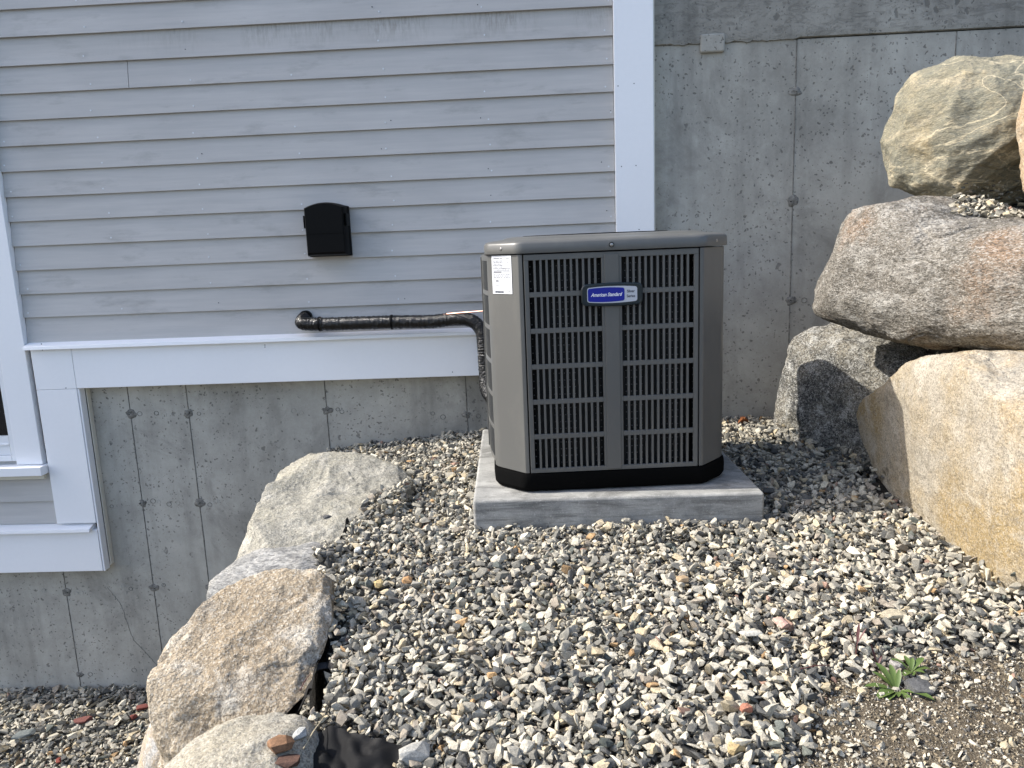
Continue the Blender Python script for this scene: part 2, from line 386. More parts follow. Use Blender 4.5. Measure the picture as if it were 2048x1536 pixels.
dirt = mb.build('sandy_dirt', M['dirt'], smooth=True); tag(dirt, 'brown sandy dirt patch where the gravel runs out', kind='structure')

# ------------------------------------------------------------------ boulders
BOULD = []
def ico(sub):
    bm = bmesh.new(); bmesh.ops.create_icosphere(bm, subdivisions=sub, radius=1)
    v = np.array([p.co[:] for p in bm.verts]); f = [tuple(x.index for x in q.verts) for q in bm.faces]; bm.free(); return v, f
ICO = {s: ico(s) for s in (5, 6, 7)}
def boulder(label, poly, C, psi, df, db, mat, seed, sub=6, cuts=(), k=2.5, amp=1.0, rough=1.0, group='boulders'):
    """poly: outline seen in the photograph, laid on the upright plane through C that runs along psi; df/db: thickness
    towards / away from the viewer; cuts: (nx, ny, nz, offset) planes that flatten faces, relative to the centre"""
    h = Vector((math.cos(R(psi)), math.sin(R(psi)), 0)); n = Vector((h.y, -h.x, 0))
    if n.y > 0 or (abs(n.y) < 0.2 and n.x > 0): n = -n
    C = Vector(C); pts = []
    for px, py in poly:
        d = ray(px, py); t = C.dot(n) / d.dot(n); P = d * t; pts.append(((P - C).dot(h), P.z))
    a = np.array(pts); c0 = a.mean(0)
    lo, hi = a.min(0), a.max(0); c0 = (lo + hi) / 2
    rel = a - c0; TH = np.linspace(-math.pi, math.pi, 361)
    Rr = np.zeros(361)
    for i, th in enumerate(TH):
        dx, dz = math.cos(th), math.sin(th); best = 0
        for q in range(len(rel)):
            p, r_ = rel[q], rel[(q + 1) % len(rel)]; e = r_ - p; den = dx * e[1] - dz * e[0]
            if abs(den) < 1e-12: continue
            t = (p[0] * e[1] - p[1] * e[0]) / den; u = (p[0] * dz - p[1] * dx) / den
            if t > 0 and -1e-6 <= u <= 1 + 1e-6: best = max(best, t)
        Rr[i] = best
    ker = np.exp(-0.5 * (np.arange(-8, 9) / 3.0) ** 2); ker /= ker.sum()
    R3 = np.convolve(np.concatenate([Rr[-9:-1], Rr, Rr[1:9]]), ker, 'valid')
    V, Fc = ICO[sub]; th = np.arctan2(V[:, 2], V[:, 0]); rad = np.interp(th, TH, R3) * 1.012
    s = V[:, 1]; rho = (1 - np.abs(s) ** k) ** (1 / k)
    o = np.array(h) * 1.0; ctr = np.array(C) + (c0[0]) * np.array(h); ctr[2] = c0[1]
    P = ctr[None] + (rad * rho * np.cos(th))[:, None] * np.array(h)[None] + (rad * rho * np.sin(th))[:, None] * np.array([0, 0, 1])[None] \
        + np.where(s > 0, s * db, s * df)[:, None] * (-np.array(n))[None]
    for cx, cy, cz, off in cuts:
        nn = np.array([cx, cy, cz]) / math.sqrt(cx * cx + cy * cy + cz * cz); dd = (P - ctr) @ nn - off
        soft = np.where(dd > 0, dd, 0); P = P - (soft * 0.93)[:, None] * nn[None]
    rq = random.Random(seed * 31)
    for _ in range(16):                              # broken facets
        nn = np.array([rq.gauss(0, 1), rq.gauss(0, 1), rq.gauss(0, 1)]); nn /= np.linalg.norm(nn)
        pr = (P - ctr) @ nn; dd = pr - pr.max() * rq.uniform(0.90, 0.97); P = P - (np.where(dd > 0, dd, 0) * 0.85)[:, None] * nn[None]
    out = []
    for p, vv in zip(P, V):
        q = Vector(p); d = Vector(p - ctr).normalized(); sd_ = seed * 7.3
        low = noise.noise(q * 3.1 + Vector((sd_, 0, 0))) * 0.020 * amp
        rid = abs(noise.noise(q * 7.5 + Vector((0, sd_, 0)))) * -0.020 * amp
        med = noise.fractal(q * 17 + Vector((sd_, 2, 0)), 0.65, 2.1, 5) * 0.0052 * rough
        cl = noise.cell(q * 9.0 + Vector((sd_ + noise.noise(q * 6) * 1.2, noise.noise(q * 6 + Vector((5, 5, 5))) * 1.2, 0))) * 0.0022 * rough
        ck = max(0.0, 1 - abs(noise.noise(q * Vector((3.3, 3.3, 5.5)) if False else Vector((q.x * 3.3, q.y * 3.3, q.z * 5.5 + sd_)))) / 0.022)
        med += cl - 0.007 * ck * max(0.0, noise.noise(q * 2.7 + Vector((3, sd_, 1))) + 0.15) * 2
        out.append(q + d * (low + rid + med + 0.004 * amp))
    me = bpy.data.meshes.new('boulder'); me.from_pydata([tuple(p) for p in out], [], Fc); me.update()
    b = link('boulder', me, mat, smooth=True)
    cen = Vector((float(ctr[0]), float(ctr[1]), float(min(p.z for p in out))))
    me.transform(Matrix.Translation(-cen)); b.location = cen
    tag(b, label, 'boulder', group); BOULD.append((b, out, Fc)); return b

GR, GL = 'boulders stacked on the right of the unit', 'boulders holding the gravel terrace on the left'
m_r1 = rock_mat('boulder_yellow', (0.30, 0.225, 0.115), (0.34, 0.305, 0.245), (0.45, 0.41, 0.34), (0.11, 0.095, 0.075), 1, 3.2, 210, rust=(0.40, 0.25, 0.08), contrast=0.55, rustx=(0.5, 0.66))
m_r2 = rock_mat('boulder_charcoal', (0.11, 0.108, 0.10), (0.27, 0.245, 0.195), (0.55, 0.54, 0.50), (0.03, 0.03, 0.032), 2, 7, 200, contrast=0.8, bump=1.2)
m_r3 = rock_mat('boulder_gneiss', (0.15, 0.135, 0.112), (0.21, 0.19, 0.16), (0.42, 0.40, 0.36), (0.05, 0.046, 0.04), 3, 4.5, 190, fol=(0.75, 0.75, 1.5), folrot=(0.2, 0.5, 0.3), rust=(0.27, 0.155, 0.08), rustx=(0.52, 0.72), contrast=0.75, bump=1.1)
m_r4 = rock_mat('boulder_veined', (0.18, 0.175, 0.135), (0.22, 0.20, 0.14), (0.38, 0.33, 0.23), (0.085, 0.09, 0.088), 4, 4.0, 150, fol=(0.8, 0.8, 1.9), folrot=(0.1, 0.65, 0.2), rust=(0.44, 0.34, 0.18), veins=0.75, contrast=0.40, rustx=(0.52, 0.66))
m_r5 = rock_mat('boulder_tan', (0.36, 0.25, 0.15), (0.42, 0.33, 0.22), (0.50, 0.45, 0.36), (0.16, 0.12, 0.09), 5, 5, 200, contrast=0.5)
m_l1 = rock_mat('boulder_pale', (0.29, 0.275, 0.23), (0.35, 0.325, 0.255), (0.50, 0.47, 0.40), (0.10, 0.096, 0.088), 6, 4, 230, contrast=0.6)
m_l1b = rock_mat('boulder_grey', (0.19, 0.19, 0.182), (0.27, 0.262, 0.24), (0.42, 0.41, 0.385), (0.075, 0.075, 0.078), 7, 6, 170, fol=(0.45, 1, 2.2), contrast=0.65)
m_l2 = rock_mat('boulder_brown', (0.33, 0.26, 0.175), (0.42, 0.35, 0.255), (0.60, 0.56, 0.48), (0.14, 0.115, 0.085), 8, 3.4, 200, rust=(0.50, 0.48, 0.44), contrast=0.65, bump=1.4, rustx=(0.6, 0.72))
m_l3 = rock_mat('boulder_cream', (0.31, 0.28, 0.21), (0.36, 0.335, 0.275), (0.48, 0.45, 0.385), (0.13, 0.115, 0.095), 9, 4, 230, contrast=0.65)
m_l4 = rock_mat('boulder_blue', (0.30, 0.30, 0.29), (0.38, 0.29, 0.18), (0.52, 0.51, 0.49), (0.14, 0.14, 0.14), 10, 6, 180, contrast=0.5)
boulder('big yellow speckled boulder in front, crossed by the shadow of the unit',
        [(1793, 762), (1835, 719), (1880, 712), (1955, 708), (2048, 706), (2160, 715), (2260, 800), (2270, 960), (2220, 1120), (2110, 1190), (2040, 1185), (1980, 1150), (1930, 1120), (1890, 1085), (1845, 1045), (1800, 1010), (1770, 980), (1752, 940), (1722, 870), (1719, 842), (1738, 804), (1765, 783)],
        (1.04, 2.3, 0), -86, 0.07, 0.55, m_r1, 1, 7, cuts=[(-1, 0.0, -0.12, 0.065), (-0.25, -0.3, 1, 0.24)], k=4.0, amp=0.9, group=GR)
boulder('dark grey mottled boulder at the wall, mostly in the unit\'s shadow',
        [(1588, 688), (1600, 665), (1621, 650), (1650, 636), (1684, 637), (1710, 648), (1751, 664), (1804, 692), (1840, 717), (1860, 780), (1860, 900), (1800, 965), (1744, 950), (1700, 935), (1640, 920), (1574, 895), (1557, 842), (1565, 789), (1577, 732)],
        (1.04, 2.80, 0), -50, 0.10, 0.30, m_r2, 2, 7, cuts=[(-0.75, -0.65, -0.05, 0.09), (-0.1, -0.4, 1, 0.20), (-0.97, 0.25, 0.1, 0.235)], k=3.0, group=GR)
boulder('massive grey gneiss boulder with a rusty streak, middle of the right stack',
        [(1798, 395), (1841, 395), (1890, 412), (1930, 436), (2048, 445), (2200, 440), (2330, 500), (2340, 620), (2250, 700), (2100, 706), (2048, 698), (1950, 699), (1850, 692), (1774, 671), (1716, 648), (1669, 632), (1655, 603), (1672, 549), (1695, 482), (1726, 432), (1758, 408)],
        (1.06, 2.52, 0), -64, 0.20, 0.42, m_r3, 3, 7, k=2.7, group=GR)
boulder('veined greenish grey boulder on top of the right stack',
        [(1770, 303), (1778, 255), (1798, 212), (1822, 168), (1848, 143), (1882, 130), (1908, 116), (1960, 111), (2010, 111), (2060, 118), (2130, 150), (2190, 230), (2180, 330), (2120, 380), (2044, 396), (1985, 412), (1931, 414), (1864, 405), (1821, 383), (1790, 374), (1775, 340)],
        (1.33, 2.62, 0), -42, 0.20, 0.36, m_r4, 4, 7, cuts=[(0.15, -0.62, -0.75, 0.185), (-0.86, -0.5, 0.1, 0.27)], k=2.6, amp=1.1, group=GR)
boulder('tan boulder just entering the picture at its right edge',
        [(2066, 182), (2048, 230), (2044, 264), (2050, 334), (2062, 392), (2090, 430), (2200, 440), (2290, 360), (2270, 220), (2180, 150), (2090, 140)],
        (1.42, 2.20, 0), -55, 0.13, 0.16, m_r5, 5, 5, k=2.6, group=GR)
boulder('pale cream boulder nearest the wall at the left gravel edge',
        [(497, 1135), (505, 1085), (518, 1040), (534, 1012), (541, 990), (535, 972), (552, 948), (590, 928), (640, 920), (690, 925), (760, 936), (812, 950), (815, 1010), (780, 1090), (720, 1160), (640, 1230), (560, 1250), (500, 1210)],
        (-0.80, 2.33, 0), 0, 0.34, 0.33, m_l1, 6, 7, cuts=[(0.12, -0.30, 1, 0.20)], k=3.0, amp=1.2, group=GL)
boulder('grey streaked boulder wedged behind the brown one on the left',
        [(414, 1205), (416, 1162), (430, 1146), (500, 1118), (560, 1108), (610, 1106), (660, 1118), (720, 1190), (710, 1270), (600, 1320), (480, 1300), (425, 1260)],
        (-0.80, 1.86, 0), 4, 0.16, 0.16, m_l1b, 7, 6, k=2.6, amp=0.8, group=GL)
boulder('large brown boulder with white lichen patches on the left',
        [(336, 1335), (346, 1292), (378, 1256), (424, 1212), (468, 1177), (520, 1160), (600, 1163), (662, 1188), (680, 1250), (645, 1300), (585, 1340), (560, 1385), (552, 1420), (546, 1470), (535, 1560), (500, 1640), (430, 1660), (362, 1620), (342, 1520), (352, 1430), (342, 1370)],
        (-0.72, 1.48, 0), 8, 0.20, 0.19, m_l2, 28, 7, cuts=[(0.0, -0.5, 0.9, 0.165), (-0.9, -0.45, 0.1, 0.2)], k=3.2, amp=1.1, group=GL)
boulder('cream boulder lowest in the photo, with a brown stone lying on it',
        [(290, 1640), (325, 1550), (380, 1505), (440, 1484), (510, 1470), (575, 1466), (625, 1492), (665, 1560), (670, 1700), (600, 1800), (430, 1820), (310, 1760)],
        (-0.55, 1.16, 0), 10, 0.17, 0.13, m_l3, 9, 6, k=2.5, amp=0.7, group=GL)
boulder('blue grey and tan boulder showing low behind the brown one',
        [(272, 1560), (284, 1495), (300, 1440), (322, 1408), (350, 1400), (400, 1420), (440, 1500), (440, 1700), (380, 1900), (300, 1900), (262, 1720)],
        (-0.98, 1.78, 0), 20, 0.16, 0.2, m_l4, 10, 5, k=2.5, amp=0.8, group=GL)

# ------------------------------------------------------------------ height map, crushed stone
bv = []; bf = []
for b, vs, fs in BOULD:
    n0 = len(bv); bv += vs; bf += [tuple(i + n0 for i in f) for f in fs]
BT = BVHTree.FromPolygons(bv, bf)
def unit_frame():
    th = R(3.5); ex = Vector((math.cos(th), math.sin(th), 0)); ey = Vector((-math.sin(th), math.cos(th), 0))
    return th, Vector((0.2103, 2.1082, -0.705)) + ex * (-0.018), ex, ey
TH, UO, UX, UY = unit_frame()
PAD = [Vector((-0.212, 2.036)), Vector((0.601, 2.046)), Vector((0.575, 2.885)), Vector((-0.247, 2.882))]
def hull_variants(n, k, seed, flat=(0.55, 0.95), asp=(1.0, 1.7)):
    r_ = random.Random(seed); out = []
    for _ in range(n):
        bm = bmesh.new(); a = r_.uniform(*asp); c = r_.uniform(*flat)
        for _ in range(k):
            d = Vector((r_.gauss(0, 1), r_.gauss(0, 1), r_.gauss(0, 1))).normalized()
            mx = max(abs(d.x), abs(d.y), abs(d.z)); d = d * (0.45 + 0.55 / mx * 0.75) * r_.uniform(0.82, 1.05)
            bm.verts.new((d.x * a * 0.5, d.y * 0.5, d.z * c * 0.5))
        res = bmesh.ops.convex_hull(bm, input=bm.verts)
        bmesh.ops.delete(bm, geom=list({e for e in res['geom_interior'] if isinstance(e, bmesh.types.BMVert)}), context='VERTS')
        bmesh.ops.triangulate(bm, faces=bm.faces)
        bm.verts.ensure_lookup_table(); bm.verts.index_update()
        out.append((np.array([v.co[:] for v in bm.verts]), np.array([[v.index for v in f.verts] for f in bm.faces]))); bm.free()
    return out
HULLS = hull_variants(48, 10, 11, (0.45, 0.9), (1.0, 1.8)); HB = hull_variants(48, 14, 12, (0.45, 0.9), (1.0, 1.7)); TINY = hull_variants(16, 8, 13)
PAL = [((0.39, 0.375, 0.332), 26), ((0.50, 0.48, 0.425), 25), ((0.10, 0.103, 0.105), 13), ((0.20, 0.198, 0.185), 17), ((0.54, 0.51, 0.435), 9),
       ((0.48, 0.42, 0.31), 9), ((0.13, 0.145, 0.138), 4), ((0.40, 0.27, 0.15), 0.8), ((0.33, 0.22, 0.18), 0.5), ((0.29, 0.26, 0.225), 7)]
PC = np.array([p[0] for p in PAL]) * np.array([0.99, 0.95, 0.875]); PW = np.array([p[1] for p in PAL]); PW = PW / PW.sum()
def rotm(rs):
    q = rs.normal(size=4); q /= np.linalg.norm(q); w_, x, y, z = q
    return np.array([[1 - 2 * (y * y + z * z), 2 * (x * y - z * w_), 2 * (x * z + y * w_)], [2 * (x * y + z * w_), 1 - 2 * (x * x + z * z), 2 * (y * z - x * w_)], [2 * (x * z - y * w_), 2 * (y * z + x * w_), 1 - 2 * (x * x + y * y)]])
class Pile:
    def __init__(s): s.V = []; s.F = []; s.C = []; s.n = 0
    def add(s, hull, p, sc_, rm, col):
        v = (hull[0] * sc_) @ rm.T + p; s.V.append(v); s.F.append(hull[1] + s.n); s.n += len(v); s.C.append(np.tile([*col, 1.0], (len(v), 1)))
    def build(s, name, mat, label, parent=None, **kw):
        V = np.concatenate(s.V); Fa = np.concatenate(s.F); me = bpy.data.meshes.new(name)
        me.vertices.add(len(V)); me.vertices.foreach_set('co', V.astype('f').ravel())
        me.loops.add(Fa.size); me.loops.foreach_set('vertex_index', Fa.astype('i').ravel())
        me.polygons.add(len(Fa)); me.polygons.foreach_set('loop_start', np.arange(0, Fa.size, 3, dtype='i'))
        me.polygons.foreach_set('loop_total', np.full(len(Fa), 3, dtype='i')); me.update(calc_edges=True)
        me.polygons.foreach_set('use_smooth', [False] * len(me.polygons))
        a = me.attributes.new('col', 'FLOAT_COLOR', 'POINT'); a.data.foreach_set('color', np.concatenate(s.C).astype('f').ravel())
        o = link(name, me, mat, parent); tag(o, label, **kw); return o
def yawm(rs, tilt=0.5):
    a = rs.uniform(0, 2 * math.pi); t = rs.normal(0, tilt); u = rs.normal(0, tilt)
    return np.array(Matrix.Rotation(a, 3, 'Z') @ Matrix.Rotation(t, 3, 'X') @ Matrix.Rotation(u, 3, 'Y'))
class Heights:
    """drop stones one after another on a height grid"""
    def __init__(s, x0, x1, y0, y1, g, zf):
        s.x0, s.y0, s.g = x0, y0, g; s.nx = int((x1 - x0) / g) + 1; s.ny = int((y1 - y0) / g) + 1
        s.H = np.zeros((s.nx, s.ny)); s.block = np.zeros((s.nx, s.ny), bool); s.base = np.zeros((s.nx, s.ny))
        X = x0 + np.arange(s.nx) * g; Y = y0 + np.arange(s.ny) * g
        step = 3
        for i in range(0, s.nx, step):
            for j in range(0, s.ny, step):
                z, bl = zf(X[i], Y[j]); s.H[i:i + step, j:j + step] = z; s.block[i:i + step, j:j + step] = bl
        s.base[:] = s.H
    def look(s, x, y):
        i = int(round((x - s.x0) / s.g)); j = int(round((y - s.y0) / s.g))
        return (s.H[i, j], s.block[i, j], s.base[i, j]) if 0 <= i < s.nx and 0 <= j < s.ny else (0, True, 0)
    def drop(s, x, y, rx, th):
        i = int(round((x - s.x0) / s.g)); j = int(round((y - s.y0) / s.g)); k = max(1, int(rx / s.g))
        a, b, c, d = max(0, i - k), min(s.nx, i + k + 1), max(0, j - k), min(s.ny, j + k + 1)
        if a >= b or c >= d: return None
        sub = s.H[a:b, c:d]; gi, gj = np.meshgrid(np.arange(a, b) - i, np.arange(c, d) - j, indexing='ij'); rr = np.sqrt(gi ** 2 + gj ** 2) * s.g / max(rx, 1e-4)
        msk = rr <= 1.0
        z = np.mean(sub[msk]) * 0.6 + sub[msk].max() * 0.4 + th * 0.36
        top = z + th * 0.5 * np.sqrt(np.clip(1 - rr ** 2, 0, 1)); s.H[a:b, c:d] = np.where(msk, np.maximum(sub, top), sub); return z
def boulder_z(x, y, lim):
    h = BT.ray_cast(Vector((x, y, lim + 0.14)), Vector((0, 0, -1)), 1.2)
    return h[0].z if h[0] else -9
GPOL = [on_plane(px, py, z).xy for px, py, z in [(640, 898, -.86), (720, 915, -.84), (790, 926, -.82), (812, 946, -.80), (775, 985, -.79), (737, 1014, -.785), (692, 1042, -.785), (688, 1085, -.79), (628, 1122, -.795),
        (640, 1160, -.80), (655, 1200, -.80), (648, 1262, -.81), (652, 1290, -.84), (640, 1312, -.84), (630, 1362, -.84), (597, 1394, -.85), (590, 1420, -.85), (556, 1454, -.86), (545, 1464, -.86), (596, 1474, -.865), (800, 1500, -.85), (770, 1600, -.86)]] + [Vector((0, .4)), Vector((3, .4)), Vector((3, 3.3)), Vector((-.99, 3.3))]
def dirt_lift(x, y):
    if not (0.2 < x < 1.4 and 0.6 < y < 1.8): return 0
    return max(min(0.016, 0.28 * edge_dist((x, y), DPW)) if inside((x, y), DPW) else 0, min(0.016, 0.28 * edge_dist((x, y), DP2)) if inside((x, y), DP2) else 0)
def upper(x, y):
    z = ground_z(x, y); e = lerp_t(y, *EX)
    bz = boulder_z(x, y, z); bl = False
    g_ = z; z += dirt_lift(x, y)
    if bz > z - 0.02: z = max(z, bz); bl = bz > g_ + (0.06 if x < 0 else 0.022)
    if x < 0.1 and not inside((x, y), GPOL): bl = True
    if inside((x, y), [p.to_tuple() for p in PAD]): bl = True
    if x < e + 0.0 and bz < -5: bl = True
    return z, bl
HU = Heights(-1.0, 1.75, 0.88, 3.23, 0.005, upper)
rs = np.random.RandomState(4)
# gaps where the black fabric shows
FAB = [on_plane(*p, z=-0.83).xy for p in [(572, 1440), (575, 1385), (600, 1345), (640, 1310), (655, 1290), (640, 1330), (622, 1400), (590, 1445)]]
FAB2 = [on_plane(*p, z=-0.875).xy for p in [(600, 1478), (660, 1470), (740, 1492), (800, 1500), (790, 1545), (760, 1600), (600, 1600)]]
FAB3 = [on_plane(*p, z=-0.80).xy for p in [(680, 1050), (700, 1035), (735, 1018), (742, 1026), (712, 1046), (690, 1066)]]
pile = Pile()
def in_view(x, y, z, mg=60):
    d = Vector((x, y, z)); w_ = d.dot(CF)
    if w_ < 0.05: return False
    px = 1024 + F * d.dot(CR) / w_; py = 768 - F * d.dot(CU) / w_
    return -mg < px < 2048 + mg and -mg < py < 1536 + mg * 2
def dens(x, y): return 1.0
cnt = 0
for t in range(150000):
    x = rs.uniform(-0.98, 1.74); y = rs.uniform(0.9, 3.22)
    H_, bl, ba = HU.look(x, y)
    if bl: continue
    g0 = ba
    if x > 1.1 and not in_view(x, y, g0, 200): continue
    dirtz = inside((x, y), DPW) or inside((x, y), DP2)
    if dirtz:
        dd = min(edge_dist((x, y), DPW), edge_dist((x, y), DP2))
        if rs.rand() > 0.13 + 0.85 * math.exp(-dd / 0.045): continue
    if inside((x, y), FAB) or inside((x, y), FAB2) or inside((x, y), FAB3): continue
    lim = 0.010 if dirtz else 0.028
    mound = 0.012 if (1.93 < y < 2.03 and 0.1 < x < 0.45) else 0
    if H_ > g0 + lim + mound: continue
    s_ = float(np.clip(rs.lognormal(math.log(0.0138), 0.38), 0.006, 0.031))
    if dirtz and dd > 0.03: s_ = float(np.clip(s_ * 0.62, 0.005, 0.024))
    hull = (HB if s_ > 0.016 else HULLS)[rs.randint(40)]
    th = s_ * 0.66
    z = HU.drop(x, y, s_ * 0.46, th)
    if z is None: continue
    c = PC[rs.choice(len(PC), p=PW)] * rs.uniform(0.78, 1.2)
    pile.add(hull, np.array([x, y, z]), s_ * np.array([1, rs.uniform(0.8, 1.05), rs.uniform(0.8, 1.05)]), yawm(rs, 0.6), c); cnt += 1
print('upper stones', cnt)
pile.build('gravel', M['stone'], 'grey, white and tan crushed stone spread around the unit', kind='stuff')
# lower ground
def lower(x, y):
    z = ground_z(x, y); bz = boulder_z(x, y, z + 0.4); return z, (bz > z) or z > -1.9
HL = Heights(-3.0, -1.05, 2.2, 3.23, 0.006, lower); p2 = Pile(); cnt = 0
for t in range(60000):
    x = rs.uniform(-2.95, -1.1); y = rs.uniform(2.25, 3.22); H_, bl, ba = HL.look(x, y)
    if bl or H_ > ba + 0.02: continue
    if not in_view(x, y, -2.0, 60): continue
    s_ = float(np.clip(rs.lognormal(math.log(0.0135), 0.5), 0.006, 0.045)); th = s_ * 0.6; z = HL.drop(x, y, s_ * 0.46, th)
    c = PC[rs.choice(len(PC), p=PW)] * rs.uniform(0.75, 1.1)
    p2.add(HULLS[rs.randint(40)], np.array([x, y, z]), s_, yawm(rs, 0.4), c); cnt += 1
print('lower stones', cnt)
p2.build('gravel', M['stone'], 'small mixed gravel on the lower ground under the white trim', kind='stuff')
# grit on the dirt
p3 = Pile()
for t in range(34000):
    x = rs.uniform(0.25, 1.3); y = rs.uniform(0.85, 1.72)
    if not (inside((x, y), DPW) or inside((x, y), DP2)): continue
    if not in_view(x, y, -0.85, 30): continue
    s_ = float(np.clip(rs.lognormal(math.log(0.0034), 0.5), 0.0015, 0.011))
    z = ground_z(x, y) + min(0.016, 0.28 * min(edge_dist((x, y), DPW), edge_dist((x, y), DP2))) + noise.noise((x * 9, y * 9, 1)) * 0.005 + s_ * 0.2
    c = np.array([(0.32, 0.27, 0.19), (0.52, 0.47, 0.38), (0.16, 0.15, 0.135), (0.27, 0.22, 0.15)][rs.randint(4)]) * rs.uniform(0.7, 1.2)
    p3.add(TINY[rs.randint(16)], np.array([x, y, z]), s_, rotm(rs), c)
p3.build('grit', M['stone'], 'sandy grit scattered over the brown dirt patch', kind='stuff')
# crushed stone lying in the pocket on the middle boulder
p4 = Pile(); cnt = 0; grid = {}
for t in range(2600):
    px, py = rs.uniform(1905, 2110), rs.uniform(404, 452)
    if rs.rand() > (px - 1890) / 130: continue
    x0 = at(px, py, rs.uniform(2.25, 2.6)); x, y = x0.x, x0.y
    h = BT.ray_cast(Vector((x, y, 0.13)), Vector((0, 0, -1)), 0.4)
    if not h[0]: continue
    key = (int(x / 0.014), int(y / 0.014)); grid[key] = grid.get(key, 0) + 1
    if grid[key] > 2 or h[0].z < -0.02: continue
    s_ = rs.uniform(0.012, 0.024); z = h[0].z + s_ * 0.25 + (grid[key] - 1) * 0.009
    p4.add(HULLS[rs.randint(40)], np.array([x, y, z]), s_, yawm(rs), PC[rs.choice(len(PC), p=PW)] * rs.uniform(0.8, 1.1)); cnt += 1
print('pocket', cnt)
if cnt: p4.build('gravel', M['stone'], 'crushed stone caught on top of the middle right boulder', kind='stuff')

def surf(px, py):
    """first surface under a photo pixel: boulders, else the stone layer"""
    d = ray(px, py); h = BT.ray_cast(Vector((0, 0, 0)), d, 8); tb = h[3] if h[0] else 99
    t = 0.8
    while t < 5:
        p = d * t
        if p.x < -1.0: H_ = HL.look(p.x, p.y)[0] if (-3 < p.x < -1.05 and 2.2 < p.y < 3.2) else -9
        else: H_ = HU.look(p.x, p.y)[0] if 0.88 < p.y < 3.2 and p.x < 1.7 else -9
        if p.z < H_: break
        t += 0.004
    return d * min(t, tb), tb < t
